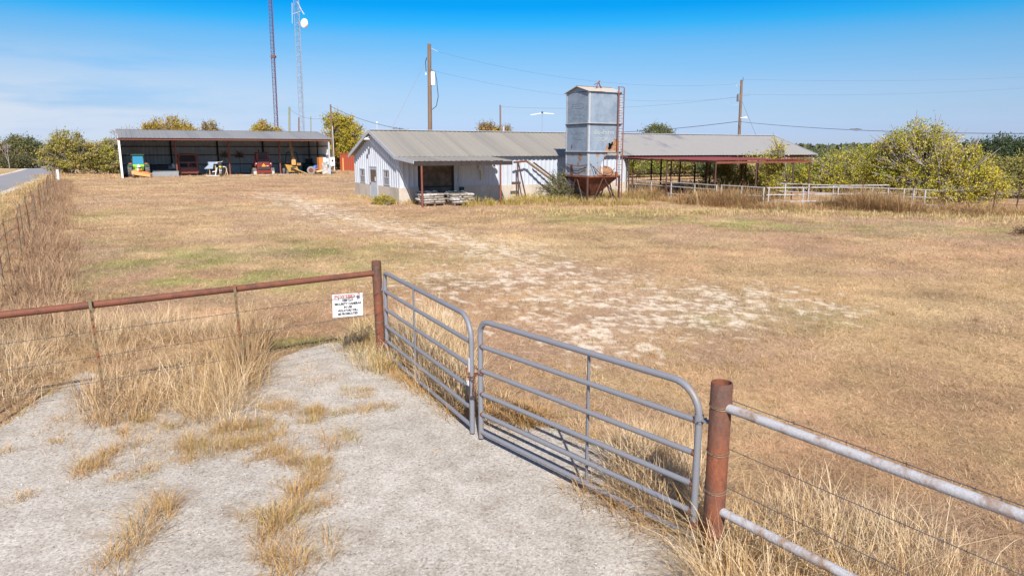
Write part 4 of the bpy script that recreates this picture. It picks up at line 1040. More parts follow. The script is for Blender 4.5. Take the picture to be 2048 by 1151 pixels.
# grey sheet bin, flat trailer with round jug, maroon implement
t = shd('sheet_metal_bin', 'low grey sheet-metal bin with one slanted end lying beside the tractor', 'bin', 328, 1.5, 0)
mb = MB(); mb.prism([(-1.45, 0), (1.45, 0), (1.5, .62), (-1.1, .56), (-1.55, .25)], lambda a, b: Vector((a, -.35, b)), lambda a, b: Vector((a, .45, b))); mb.build('bin_shell', P['grey sheet'], t)
mb = MB(); mb.box((.2, .05, .62), (2.7, .84, .04)); mb.build('lid', M['roofshed'], t)
t = shd('flat_trailer', 'dark flatbed trailer standing behind the grey sheet-metal bin', 'trailer', 328, 4.5)
mb = MB(); mb.box((0, 0, .78), (3.6, 1.8, .12)); mb.box((-.6, .3, 1.0), (2.2, .9, .5)); mb.build('trailer_bed', M['dark'], t); wheel(t, -1.2, -.8, .34, .22); wheel(t, 1.2, -.8, .34, .22); wheel(t, -1.2, .8, .34, .22); wheel(t, 1.2, .8, .34, .22)
mb = MB(); mb.box((1.1, -.4, .90), (1.2, .7, .06)); mb.build('board', M['trim'], t)
ju = MB().lathe([(0, 0), (.2, .02), (.26, .2), (.22, .4), (.09, .46), (.09, .52), (0, .52)], n=14).build('plastic_jug', mat('cream jug', (.50, .50, .42), .5), None, True)
ju.matrix_world = t.matrix_basis @ Matrix.Translation((1.05, -.3, .935)); prop(ju, 'round cream plastic jug standing on the dark flat trailer', 'jug')
t = shd('stock_feeder', 'dark maroon round-cornered hay feeder frame between shed posts', 'feeder', 378, 3.6)
mb = MB(); mb.tube(arc_path([(-1.0, 0, .35), (-1.0, 0, 2.5), (1.0, 0, 2.5), (1.0, 0, .35)], .4, 6), .09, 8); mb.tube(arc_path([(-1.0, 1.6, .35), (-1.0, 1.6, 2.5), (1.0, 1.6, 2.5), (1.0, 1.6, .35)], .4, 6), .09, 8)
for x in (-1.0, 0, 1.0): mb.bar((x, 0, .3), (x, 0, 1.6), .12, .1)
mb.bar((-1, 0, 1.55), (1, 0, 1.55), .12, .12); mb.bar((-1, 0, 2.46), (-1, 1.6, 2.46), .1, .1); mb.bar((1, 0, 2.46), (1, 1.6, 2.46), .1, .1)
mb.build('feeder_frame', P['maroon implement'], t, True); mb = MB(); mb.box((0, .8, .62), (1.9, 1.6, .68)); mb.bar((.5, -.03, 1.0), (.1, -.03, 1.5), .08, .05); mb.build('feeder_panel', P['maroon implement'], t); mb = MB(); mb.box((0, 1.62, 1.7), (1.9, .04, 1.4)); mb.build('feeder_back', M['dark'], t)
for x in (-.8, .8): wheel(t, x, .8, .35, .2)
# pale blue bench clutter and the motorbike
t = shd('workbench', 'cluttered bench of pale blue panels on light wood legs', 'workbench', 426, 1.3)
mb = MB(); mb.box((.05, .1, 1.52), (1.0, .7, .22)); mb.build('bench_panel', P['pale blue sheet'], t); mb = MB(); mb.prism([(-.95, .85), (.0, .85), (.1, 1.42), (-.35, 1.42)], lambda a, b: Vector((a, -.3, b)), lambda a, b: Vector((a, -.22, b))); mb.build('side_panel', P['pale blue sheet'], t)
for x in (-.35, .3): MB().bar((x, -.1, 0), (x, .0, 1.4), .09, .07).build('leg', P['light wood'], t)
mb = MB(); mb.bar((-.9, -.35, .08), (.6, -.45, .04), .25, .08); mb.bar((.2, -.3, .1), (.45, -.2, 1.0), .1, .06); mb.bar((-.1, -.2, .5), (.35, -.25, .56), .08, .08); mb.build('loose_board', M['white'], t)
mb = MB(); mb.box((.05, .5, .6), (1.2, .5, 1.1)); mb.build('bench_clutter', M['dark'], t)
t = shd('motorbike', 'black motorbike with a yellow badge parked head-on beside the bench', 'motorbike', 440, 1.0)
Ry = Matrix.Rotation(R(90), 3, 'Y')
for y in (-.55, .75): wheel(t, 0, y, .33, .13, M['insul'])
mb = MB(); mb.bar((0, .7, .5), (0, -.4, .85), .24, .3); mb.box((0, .25, .95), (.26, .7, .16)); mb.box((0, -.42, 1.25), (.34, .16, .75)); mb.build('bike_body', M['dark'], t, bevel=.03)
mb = MB(); mb.bar((-.08, -.55, .33), (-.08, -.35, 1.2), .05, .05); mb.bar((.08, -.55, .33), (.08, -.35, 1.2), .05, .05); mb.build('fork', M['insul'], t)
MB().tube([(-.42, -.25, 1.55), (-.15, -.38, 1.62), (.15, -.38, 1.62), (.35, -.25, 1.7)], .03, 6).build('handlebar', M['white'], t); MB().box((0, -.51, 1.08), (.24, .02, .18)).build('badge', P['yellow badge'], t)
MB().box((.0, -.62, .62), (.17, .4, .05)).build('mudguard', M['white'], t)
t = shd('stool', 'small white-topped wooden stool between the motorbike and a shed post', 'stool', 448, 1.2)
mb = MB(); mb.lathe([(0, 1.02), (.26, 1.02), (.26, 1.10), (0, 1.10)], n=14); mb.build('seat', M['white'], t)
for x, y, q in ((-.2, -.2, 'light wood'), (.22, -.2, 'light wood'), (0, .25, 'light wood')): MB().bar((x * 1.6, y * 1.6, 0), (x, y, 1.02), .09, .05).build('leg', P[q], t)
MB().bar((.1, .0, .0), (.35, -.1, .85), .3, .05).build('leaning_board', P['light wood'], t)
# red skid steer
t = shd('skid_steer', 'red skid steer loader with orange rear triangle seen from behind in the shed', 'loader', 527, 3.0)
for x in (-1.05, 1.05):
    mb = MB(); mb.prism([(-.3, .12), (2.0, .12), (2.3, .5), (2.0, .85), (-.2, .85), (-.5, .5)], lambda a, b, x=x: Vector((x - .2, a, b)), lambda a, b, x=x: Vector((x + .2, a, b))); tr = mb.build('track', M['rubber'], t)
    MB().box((x, -.42, .26), (.34, .12, .46)).build('lit_track_end', M['concl'], tr)  # pale box paints the sunlit lower end of the track
mb = MB(); mb.box((0, .1, 1.08), (1.5, 1.1, 1.0)); mb.box((0, .9, .9), (1.5, 1.6, .9))
for x in (-.92, .92): mb.bar((x, -.2, 1.45), (x, 2.0, 1.0), .22, .3); mb.bar((x, -.2, 1.0), (x, -.2, 1.75), .2, .3)
mb.build('loader_body', P['skid steer red'], t, bevel=.04)
mb = MB(); mb.box((0, -.53, .38), (1.75, .24, .34)); mb.build('bumper', P['skid steer red'], t, bevel=.02)
MB().box((0, -.456, .80), (1.3, .02, .36)).build('grille', M['dark'], t); MB().box((0, -.46, 1.52), (1.35, .05, .05)).build('hood_edge', M['insul'], t)
mb = MB(); mb.box((0, .55, 2.1), (1.5, 1.3, 1.15)); cab = mb.build('cab', P['skid steer red'], t, bevel=.05); MB().box((0, -.11, 2.22), (1.12, .02, .75)).build('rear_window', M['glass'], cab); MB().box((0, .55, 2.70), (1.3, 1.1, .07)).build('cab_roof', M['dark'], cab); MB().tube([(-.35, .4, 2.7), (-.35, .4, 3.05)], .05, 8).build('exhaust', M['dark'], cab)
MB().prism([(-.26, 1.0), (.26, 1.0), (0, 1.4)], lambda a, b: Vector((a, -.475, b)), lambda a, b: Vector((a, -.455, b))).build('slow_vehicle_triangle', P['safety orange'], t)
for x in (-.85, .85): MB().box((x, -.37, 1.40), (.12, .04, .18)).build('tail_lamp', M['white'], t)
MB().box((.45, -.457, 1.08), (.25, .015, .06)).build('badge', M['white'], t)
# yellow trencher
t = shd('trencher', 'old yellow trencher with its long digging boom raised upright', 'trencher', 586, 2.6)
mb = MB(); mb.prism([(-.95, 1.25), (-.55, .3), (.55, .3), (.7, .55), (.5, 1.0), (-.6, 1.2)], lambda a, b: Vector((a, -.2, b)), lambda a, b: Vector((a, .5, b))); mb.box((0, .9, .9), (1.0, 1.2, .7)); mb.build('trencher_body', P['trencher yellow'], t, bevel=.03)
MB().box((.02, -.23, .68), (.6, .04, .42)).build('mud_opening', M['dark'], t)
mb = MB(); mb.box((.08, -.28, 1.5), (.5, .35, .7)); mb.box((.08, -.32, 1.95), (.3, .25, .3)); mb.build('boom_head', P['mower orange'], t, bevel=.04)
MB().bar((.1, -.1, 1.9), (-.12, .3, 4.0), .26, .2).build('boom', mat('dusty brown boom', (.28, .20, .12), .8), t)
MB().tube(arc_path([(-.8, .6, 1.1), (-.55, .6, 2.7), (.7, .6, 2.7), (.95, .6, 1.1)], .25, 5), .06, 8).build('roll_bar', M['dark'], t, True)
MB().box((.75, 0, 1.25), (.5, .3, .3)).build('side_box', mat('dirty brass paint', (.3, .18, .06), .7), t)
wheel(t, -.75, -.35, .28, .2, M['insul']); wheel(t, -.95, 1.0, .45, .3, P['trencher yellow']); wheel(t, .8, 1.0, .45, .3, P['trencher yellow'])
t = shd('planks', 'two yellow boards leaning down from the trencher to the ground', 'boards', 598, 2.0)
for dx, m_ in ((0, P['trencher yellow']), (.15, P['light wood'])): MB().bar((-.6 + dx, .1 + dx, .75), (.95 + dx, -.15 + dx, .06), .16, .06).build('plank', m_, t)
# clutter at the right-hand end
t = shd('cart_wheel', 'dusty pale wheel leaning upright in front of the blue machine', 'wheel', 622.5, 1.0); wheel(t, 0, 0, .5, .22, M['rust']).data.materials[0] = mat('sun-bleached tyre', (.24, .22, .20), .9); t.rotation_euler.z += R(78)
t = shd('water_pump', 'bright blue pump with a red engine among clutter at the end of the shed', 'pump', 632, 2.0)
mb = MB(); mb.lathe([(0, .45), (.35, .5), (.4, .8), (.3, 1.05), (0, 1.1)], (0, .3, 0), 14); mb.box((.15, .2, .95), (.3, .3, .45)); mb.build('pump_body', P['bright blue plastic'], t); mb = MB(); mb.box((-.35, -.1, .5), (.5, .4, .4)); mb.tube([(-.35, -.1, .6), (.3, -.2, .7)], .06, 6); mb.build('engine', P['lamp red'], t); mb = MB(); mb.bar((-.6, 0, .25), (.6, 0, .25), .5, .08); mb.build('skid', M['dark'], t); wheel(t, -.4, -.3, .22, .1, M['insul']); wheel(t, .5, -.3, .22, .1, M['insul'])
t = shd('garden_tiller', 'small cream-topped tiller lying in front of the orange cabinet', 'tiller', 638, 0.9)
mb = MB(); mb.prism([(-.4, .45), (.4, .55), (.3, .35), (-.3, .3)], lambda a, b: Vector((a, -.25, b)), lambda a, b: Vector((a, .25, b))); mb.build('hood', mat('cream hood', (.6, .5, .3), .6), t); mb = MB(); mb.tube([(-.4, 0, .3), (-.2, 0, .02), (.1, 0, .3), (.3, 0, .02)], .04, 6); mb.tube([(0, 0, .4), (-.6, .3, .8)], .025, 6); mb.build('tines', M['dark'], t)
t = shd('storage_tank', 'dark green tank with a pale lid in the back corner of the shed', 'tank', 619, 8.5)
mb = MB(); mb.lathe([(0, 0), (.9, 0), (.95, .6), (.9, 1.1), (0, 1.2)], n=16); mb.build('tank_shell', mat('teal tank', (.02, .09, .10), .5), t, True); MB().box((0, 0, 1.9), (1.3, .7, .06)).build('lid', M['trim'], t); MB().box((0, 0, 1.55), (.8, .5, .68)).build('pump_house', M['dark'], t)
t = shd('fuel_cabinet', 'upright orange metal cabinet at the right end of the shed', 'cabinet', 645, 1.3, 8)
mb = MB(); mb.box((0, .2, 1.05), (.85, .7, 2.08)); mb.build('cabinet_body', P['cabinet orange'], t, bevel=.03); MB().box((-.05, -.16, 1.2), (.6, .012, 1.5)).build('cabinet_door', P['cabinet orange'], t)
t = shd('freezer_chest', 'white chest freezer stood on end before the orange cabinet', 'freezer', 650, 0.8)
mb = MB(); mb.box((0, .1, .72), (.68, .5, 1.4)); mb.build('freezer_body', M['bagw'], t, bevel=.04); mb = MB(); mb.box((.05, .1, 1.75), (.35, .4, .6)); mb.build('top_box', M['white'], t, bevel=.03)
def dead_shrub(px, label, seed, hh):
    t = shd('dead_shrub', label, 'shrub', px, 8.0, group='dead shrubs inside the shed'); rr_ = random.Random(seed)
    mb = MB(); mb.tube([(0, 0, 0), (.05, 0, hh * .55), (0, 0, hh * .75)], .035, 6); mb.build('stem', M['wood'], t)
    mb = MB()
    for k in range(150):
        a = rr_.uniform(0, 6.28); b = rr_.uniform(-.5, 1.3); L = rr_.uniform(.4, .95); d = Vector((math.cos(a) * math.cos(b), math.sin(a) * math.cos(b), math.sin(b))) * L
        mb.tube([Vector((0, 0, hh * .72)), Vector((0, 0, hh * .72)) + d * .5 + Vector((rr_.uniform(-.08, .08),) * 3), Vector((0, 0, hh * .72)) + d], [.014, .02, .008], 3)
    mb.build('twigs', mat('dead brown twigs', (.20, .125, .075), .9), t)
dead_shrub(451, 'dead brown shrub left of the red shed post, against the back wall', 3, 3.1); dead_shrub(481, 'dead brown shrub between the shed post and the red skid steer', 5, 3.1)
M['sidingdark'] = mat('grey transformer paint', (.15, .16, .18), .6)
# ------------------------------------------------------------------ poles
def pole(label, px, pyt, Y, r, py_ref=None, lean=0, m='wood', extra=None, group=None, cat='pole', name='utility_pole'):
    p = at(px, pyt, Y); b = at(px + lean, 300, Y)
    o = thing(name, label, cat, (b.x, Y, 0), 0, group); k = (p.z) / max(.1, (p.z - 3))
    tx = p.x - b.x
    MB().tube([(tx * (1 - k), 0, -.02), (tx, 0, p.z)], [r * 1.15, r * .85], 10).build('pole_shaft', M[m], o, True)
    return o, Vector((tx, 0, p.z)), Vector((p.x, Y, p.z))
Yp = 56
o1, t1, w1 = pole('tall brown wooden utility pole with white box and hanging cable behind the barn', 858.5, 88, Yp, .165, lean=2)
mb = MB(); mb.box((.34, -.05, t1.z - 2.55), (.30, .22, 1.0)); mb.build('transformer_box', M['white'], o1, bevel=.04)
MB().tube([(.2, -.05, t1.z - 1.85), (.5, -.1, t1.z - 2.05), (.62, -.1, t1.z - 2.6), (.72, -.1, t1.z - 3.9), (.55, -.05, t1.z - 4.6), (.22, 0, t1.z - 4.85)], .03, 6).build('cable_loop', mat('black blue cable', (.04, .07, .10), .5), o1, True)
mb = MB()
for k in range(8): mb.lathe([(0, 0), (.05, .015), (.05, .03), (0, .05)], (.2 + k * .07, 0, t1.z - .32 - k * .035), 8, Matrix.Rotation(R(80), 3, 'Y'))
mb.build('insulator_string', M['insul'], o1); MB().tube([(-.12, -.05, t1.z - 1.0), (-.2, -.1, t1.z - 1.3), (-.17, -.12, t1.z - 2.0)], .03, 6).build('ground_lead', M['dark'], o1)
MB().lathe([(0, 0), (.08, .02), (.06, .15), (0, .2)], (-.2, -.1, t1.z - 2.3), 8).build('insulator', M['insul'], o1)
o2, t2, w2 = pole('brown utility pole with transformer can and white lamp behind the open stalls', 1483.5, 160, 66, .13, lean=-6.5)
mb = MB(); mb.lathe([(0, 0), (.16, 0), (.17, .6), (.05, .7), (0, .7)], (-.32, -.1, t2.z - 1.9), 12); mb.build('transformer_can', M['sidingdark'], o2, True)
mb = MB(); mb.tube([(-.05, -.1, t2.z - 3.35), (.4, -.15, t2.z - 3.3)], .03, 6); mb.lathe([(0, .18), (.09, .15), (.17, 0), (0, -.06)], (.42, -.15, t2.z - 3.4), 12); mb.build('lamp', M['white'], o2, True)
mb = MB(); mb.tube([(-.6, 0, t2.z - .55), (-.1, 0, t2.z - .45)], .03, 6)
for k in range(5): mb.lathe([(0, 0), (.06, .02), (0, .06)], (-.55 + k * .09, 0, t2.z - .5), 8)
mb.tube([(-1.5, 0, t2.z - 1.9), (-.9, 0, t2.z - 2.25), (-.35, 0, t2.z - 2.2)], .012, 5); mb.build('insulator_string', M['trim'], o2); MB().tube([(.02, 0, t2.z - .1), (.02, 0, t2.z + .25)], .02, 6).build('top_pin', M['dark'], o2)
o3, t3, w3 = pole('short distant utility pole rising out of the orange-leaved tree behind the barn', 1000.5, 210, 92, .12, lean=.5)
mb = MB(); mb.tube([(.1, 0, t3.z - .4), (.9, 0, t3.z - .9), (.7, 0, t3.z - 3.2), (.2, 0, t3.z - 3.4)], .015, 5); mb.lathe([(0, 0), (.14, .1), (.14, .7), (0, .8)], (.4, 0, t3.z - 3.4), 10); mb.build('transformer_can', M['trim'], o3)
o4, t4, w4 = pole('brown utility pole with white meter box standing at the right end of the machine shed', 661, 209, 104, .13, lean=4)
mb = MB(); mb.box((.02, -.25, 1.35), (.62, .2, 1.25)); mb.build('meter_box', M['white'], o4, bevel=.03); MB().lathe([(0, 0), (.14, 0), (.14, .08), (0, .1)], (.02, -.35, 1.5), 12, Matrix.Rotation(R(90), 3, 'X')).build('meter_dial', M['dark'], o4); mb = MB(); mb.tube([(.22, -.2, 0), (.22, -.2, .8)], .06, 8); mb.tube([(.22, -.18, 1.9), (.2, -.15, t4.z - 3)], .035, 6); mb.tube([(-.3, -.2, 1.1), (-1.6, -.2, 1.1)], .03, 5); mb.build('conduit', M['white'], o4)
o5, t5, w5 = pole('greenish wooden pole between the two towers behind the shed roof', 578.5, 214, 118, .17, lean=.5, m='woodgreen')
o6, t6, w6 = pole('thin reddish pole left of the pale lattice tower behind the shed roof', 597.5, 235, 122, .12, lean=.3)
o7, t7, w7 = pole('thin pale pole right of the pale lattice tower behind the shed roof', 621.5, 233, 122, .10, lean=.4, m='woodgreen')
# ------------------------------------------------------------------ overhead lines
def line(label, p, q, sag, r=.0055, m='wire', n=24, extra=None):
    p = Vector(p); q = Vector(q); mb = MB()
    mb.tube([p + (q - p) * (i / n) - Vector((0, 0, sag * 4 * (i / n) * (1 - i / n))) for i in range(n + 1)], r, 5)
    o = mb.build('power_line', M[m]); prop(o, label, 'power line', 'overhead lines'); return o, mb
fr = lambda px, py, Y: at(px, py, Y)
line('thin overhead line from the tall pole top running right to the transformer pole top', w1 + Vector((.75, 0, -.6)), w2 + Vector((-.55, 0, -.35)), 1.0)
line('thin overhead line from the middle of the tall pole to the transformer pole', w1 + Vector((.2, 0, -1.95)), w2 + Vector((0, 0, -1.5)), 1.1)
line('upper thin overhead line leaving the transformer pole for the right-hand edge', w2 + Vector((0, 0, .05)), fr(2150, 149, 80), .35)
line('lower thin overhead line leaving the transformer pole for the right-hand edge', w2 + Vector((0, 0, -1.25)), fr(2150, 168, 80), .45)
cz = at(1475, 243, 66)
line('thick black cable sagging left from the transformer pole to behind the feed bin', cz, fr(1120, 266, 88), .35, .026)
line('thick black cable with a coil sagging from the transformer pole to the right edge', cz, fr(2120, 267, 40), .30, .018)
cl_ = at(1713, 259, 53.5)
mb = MB(); mb.tube([cl_ + Vector((.26 * math.cos(a), 0, .07 * math.sin(a))) for a in [2 * math.pi * i / 16 for i in range(17)]], .015, 5, False); mb.tube([cl_ + Vector((-.5, 0, .05)), cl_ + Vector((.4, 0, .02))], .02, 5)
prop(mb.build('cable_coil', M['wire'], None, True), 'small black coil of slack hanging on the thick cable right of the roof end', 'cable coil')
line('dark overhead line falling from the meter pole to behind the near barn roof', w4 + Vector((.1, 0, -.3)), fr(862, 264, 80), .7, .028)
line('dark overhead line rising from behind the barn roof to the orange tree pole', fr(862, 264, 80), w3 + Vector((0, 0, -2.6)), .4, .024)
line('thin overhead line from the greenish pole to the meter pole', w5 + Vector((0, 0, -.3)), w4 + Vector((0, 0, -1.5)), 1.0, .016)
line('faint overhead line running right from the orange tree pole towards the feed bin', w3 + Vector((0, 0, -.2)), fr(1500, 190, 95), .8, .012)
# guy of the tall pole
line('pale guy wire slanting down from the tall pole to the left', w1 + Vector((-.15, 0, -1.0)), fr(770, 285, 60), 0.0, .011, 'trim')
line('thin guy wire slanting down to the right of the transformer pole', w2 + Vector((.05, 0, -1.7)), fr(1520, 290, 66), 0.0, .012)
# ------------------------------------------------------------------ lattice towers
def tower(label, pxb, pxt, Y, wid, H, m, guys, dish=False):
    b = at(pxb, 258, Y); tp = at(pxt, 0, Y); kx = (tp.x - b.x) / (tp.z - b.z); bx = b.x - b.z * kx
    o = thing('radio_tower', label, 'tower', (bx, Y, 0), 0, 'lattice radio towers')
    c = [Vector((math.cos(a) * wid / math.sqrt(3), math.sin(a) * wid / math.sqrt(3), 0)) for a in (R(90), R(210), R(330))]
    def q(i, z): return c[i] + Vector((kx * z, 0, z))
    for i in range(3): MB().tube([q(i, -.02), q(i, H)], .05 if not dish else .055, 6).build('tower_leg', M[m], o, True)
    mb = MB(); st = wid * 1.0; z = 0; k = 0
    while z < H - st:
        for i in range(3):
            j = (i + 1) % 3
            mb.tube([q(i, z), q(j, z + st)] if k % 2 else [q(j, z), q(i, z + st)], .026, 4); mb.tube([q(i, z), q(j, z)], .022, 4)
        z += st; k += 1
    mb.build('lattice', M[m], o)
    for gx, gz, ax in guys:
        s = Vector((kx * gz, 0, gz)); MB().tube([s, Vector(ax)], .020, 4).build('guy_wire', M['insul'], o)
    return o, kx, bx
tA, kA, bA = tower('tall dark reddish lattice radio tower, leftmost of the two behind the shed', 554, 541, 128, .62, 46, 'towerred', [(40, 0, (-46, 30, 0)), (40, 0, (38, 20, 0)), (28, 0, (-24, -12, 0)), (28, 0, (22, 8, 0)), (44, 0, (-60, -20, 0)), (16, 0, (18, 4, 0))])
mb = MB(); mb.tube([(.5 + kA * 11, 0, 10.5), (1.6 + kA * 11, 0, 12.2)], .05, 6); mb.tube([(.3 + kA * 11, 0, 9.6), (1.0 + kA * 11, 0, 10.8)], .03, 6); mb.build('yagi_antenna', M['trim'], tA)
mb = MB(); mb.box((kA * 19.0, 0, 19.0), (.8, .7, .35)); mb.build('beacon_band', M['redsteel'], tA)
tB, kB, bB = tower('pale grey lattice radio tower carrying a white dish near its top', 605, 593, 138, .92, 48, 'towergrey', [(36, 0, (52, 22, 0)), (30, 0, (40, 10, 0)), (36, 0, (34, 30, 0)), (24, 0, (30, -6, 0)), (44, 0, (-40, 20, 0)), (44, 0, (64, 26, 0))], True)
dz = at(607, 48, 138); 
dx = dz.x - bB
MB().lathe([(0, -.3), (.62, -.26), (.84, -.05), (.86, .1), (.76, .26), (.0, .36)], (dx + .35, -.5, dz.z), 22, Matrix.Rotation(R(-58), 3, 'Z') @ Matrix.Rotation(R(90), 3, 'Y') if False else Matrix.Rotation(R(60), 3, 'Z') @ Matrix.Rotation(R(-90), 3, 'Y')).build('dish', M['white'], tB, True)
mb = MB(); mb.tube([(kB * dz.z, 0, dz.z - .6), (dx + .2, -.3, dz.z - .4)], .06, 6); mb.tube([(kB * dz.z, 0, dz.z + .3), (dx + .2, -.3, dz.z + .2)], .06, 6); mb.build('dish_bracket', M['towergrey'], tB)
hz_ = dz.z + 2.6; mb = MB(); mb.tube([(kB * hz_ - .9, -.4, hz_ - 2.6), (kB * hz_ - .75, -.3, hz_ + 1)], .07, 6); mb.tube([(kB * hz_ + .3, -.4, hz_ + 1.2), (kB * hz_ + 1.3, -.4, hz_ - 1.0)], .07, 6); mb.tube([(kB * hz_ + .6, -.4, hz_ + .2), (kB * hz_ + 1.5, -.4, hz_ - 1.0)], .05, 6); mb.tube([(kB * hz_ - .9, -.4, hz_ - 1), (kB * hz_ + .8, -.3, hz_ - .4)], .05, 6); mb.build('antenna_mount', M['trim'], tB)
# ------------------------------------------------------------------ red container and TV aerial behind the barn
cb_ = at(704, 330, 101); 
t = thing('container', 'low red-orange steel container between the shed and the barn', 'container', (cb_.x + .6, 101, 0), R(6))
mb = MB(); mb.ribbed(-2.2, 3.0, lambda x: .1, lambda x: 2.45, lambda x, d, h: Vector((x, -d, h)), .3, .03); mb.ribbed(-2.2, 3.0, lambda x: .1, lambda x: 2.45, lambda x, d, h: Vector((x, 2.2 + d, h)), .3, .03)
mb.box2((-2.25, 0, .1), (-2.2, 2.2, 2.5)); mb.box2((3.0, 0, .1), (3.05, 2.2, 2.5)); mb.box2((-2.2, .05, 0), (3.0, 2.15, .1)); mb.build('container_shell', P['container red'], t)
mb = MB(); mb.box2((-2.3, -.08, 2.45), (3.1, 2.28, 2.56)); mb.build('top_rail', P['container red'], t); MB().box2((-1.9, -.12, 0), (-1.72, -.04, 1.9)).build('upright', mat('pale orange upright', (.62, .27, .08), .6), t)
ap = at(1084.5, 226, 62); t = thing('tv_aerial', 'thin TV aerial on a mast above the barn ridge', 'aerial', (ap.x, 62, 0), 0)
MB().tube([(0, 0, -.02), (0, 0, ap.z - .1)], .03, 6).build('mast', M['towergrey'], t, True)
mb = MB(); mb.bar((-1.0, 0, ap.z - .16), (0, 0, ap.z), .03, .05); mb.bar((0, 0, ap.z), (1.0, .2, ap.z - .06), .03, .05); mb.build('vane', M['white'], t); MB().box((0, 0, ap.z + .04), (.16, .12, .14)).build('rotor', M['dark'], t)
# ------------------------------------------------------------------ trees and shrubs
def leaf_cloud(P, size, col, rg, tall=1.0):
    n = len(P)
    a = rg.normal(size=(n, 3)); a /= np.linalg.norm(a, axis=1)[:, None]
    b = rg.normal(size=(n, 3)); b -= (b * a).sum(1)[:, None] * a; b /= np.linalg.norm(b, axis=1)[:, None]
    s = (size * rg.uniform(.6, 1.35, n))[:, None]
    V = np.stack([P + a * s, P + b * s * .55, P - a * s, P - b * s * .55], 1).reshape(-1, 3)
    F = np.arange(n * 4).reshape(-1, 4)
    return V, F, np.repeat(col, 4, 0)
def palette(cols, n, rg, jit=.18):
    c = np.array(cols)[rg.integers(0, len(cols), n)]
    return np.clip(c * (1 + rg.uniform(-jit, jit, (n, 1))), 0, 1)
YEL = [(.50, .42, .05), (.55, .44, .06), (.42, .38, .05), (.57, .45, .08), (.34, .33, .05)]
GRNY = [(.29, .32, .045), (.37, .36, .05), (.24, .27, .045), (.43, .39, .06)]
OLIV = [(.32, .29, .065), (.38, .32, .075), (.25, .24, .06), (.44, .35, .09), (.33, .26, .10)]
ORA = [(.46, .32, .045), (.38, .29, .045), (.31, .28, .045), (.50, .35, .06), (.40, .23, .07)]
DRK = [(.06, .095, .045), (.085, .125, .055), (.05, .08, .04), (.11, .14, .065)]
OAK = [(.13, .155, .055), (.18, .20, .07), (.10, .135, .05), (.22, .22, .085)]
MIX = [(0.135, 0.135, 0.054), (0.189, 0.149, 0.068), (0.095, 0.121, 0.047), (0.230, 0.162, 0.081), (0.081, 0.081, 0.041)]
def tree(name, label, cat, base, lobes, cols, nclus, per, leaf, spread, seed, trunk=.12, fork=.25, bark='bark', twigs=30, group=None, up=0.0, stems=1, twig_r=.012, sparse_top=0):
    """base: ground point; lobes: (dx, dz, rx, rz[, ry]) ellipsoids of the crown, metres from the base"""
    rg = np.random.default_rng(seed); rr_ = random.Random(seed)
    o = thing(name, label, cat, base, 0, group)
    C = []
    vol = np.array([l[2] * l[3] for l in lobes]); pr_b = vol / vol.sum()
    for k in range(nclus):
        l = lobes[rg.choice(len(lobes), p=pr_b)]
        d = rg.normal(size=3); d /= np.linalg.norm(d); rad = rg.uniform(.25, 1) ** .5
        ry = l[4] if len(l) > 4 else l[2] * .85
        C.append([l[0] + d[0] * l[2] * rad, d[1] * ry * rad, max(.12, l[1] + d[2] * l[3] * rad)])
    C = np.array(C); k_ = 1.9 if leaf < .1 else 1.55
    per = int(per * k_); leaf = leaf * (.70 if leaf < .1 else .78)
    n = nclus * per
    P = np.repeat(C, per, 0) + rg.normal(size=(n, 3)) * np.array([spread, spread, spread * .8]) * rg.uniform(.5, 1.2, (n, 1))
    P[:, 2] = np.maximum(P[:, 2], .05)
    cc = palette(cols, nclus, rg, .22); col = np.repeat(cc, per, 0) * (1 + rg.uniform(-.2, .2, (n, 1)))
    col = .6 * col + .4 * palette(cols, n, rg)
    V, F, c = leaf_cloud(P, leaf, col, rg)
    np_mesh('crown', V, [F], M['leaf'], c, o)
    mb = MB(); zt = max(l[1] for l in lobes)
    roots = [Vector((rr_.uniform(-.1, .1) * stems, rr_.uniform(-.1, .1) * stems, -.02)) for _ in range(stems)]
    forks = []
    for r0 in roots:
        f = Vector((r0.x * 3 + rr_.uniform(-.15, .15), r0.y * 2 + rr_.uniform(-.15, .15), zt * fork)); forks.append(f)
        mb.tube([r0, (r0 + f) / 2 + Vector((rr_.uniform(-.08, .08), 0, 0)), f], [trunk, trunk * .85, trunk * .7], 8)
    mb.build('trunk', M[bark], o, True)
    mb = MB(); idx = rg.permutation(nclus)[:twigs]
    for i in idx:
        f = forks[rr_.randrange(len(forks))]; e_ = Vector(C[i]); m1 = f + (e_ - f) * .4 + Vector((rr_.uniform(-.3, .3), rr_.uniform(-.3, .3), rr_.uniform(0, .4))) * .6
        mb.tube([f, m1, e_, e_ + (e_ - m1) * .35], [trunk * .5, trunk * .3, twig_r * 1.5, twig_r * .6], 5)
        for _ in range(3):
            d = Vector((rr_.uniform(-1, 1), rr_.uniform(-1, 1), rr_.uniform(-.2, 1.2))).normalized() * spread * 2.4
            mb.tube([m1 + (e_ - m1) * rr_.uniform(.3, .9), e_ + d * .6, e_ + d], [twig_r, twig_r * .8, twig_r * .4], 3)
    mb.build('branches', M[bark], o)
    return o
G_ = 'trees behind the machine shed'
def gx(px, Y): return Vector((at(px, 300, Y).x, Y, 0))
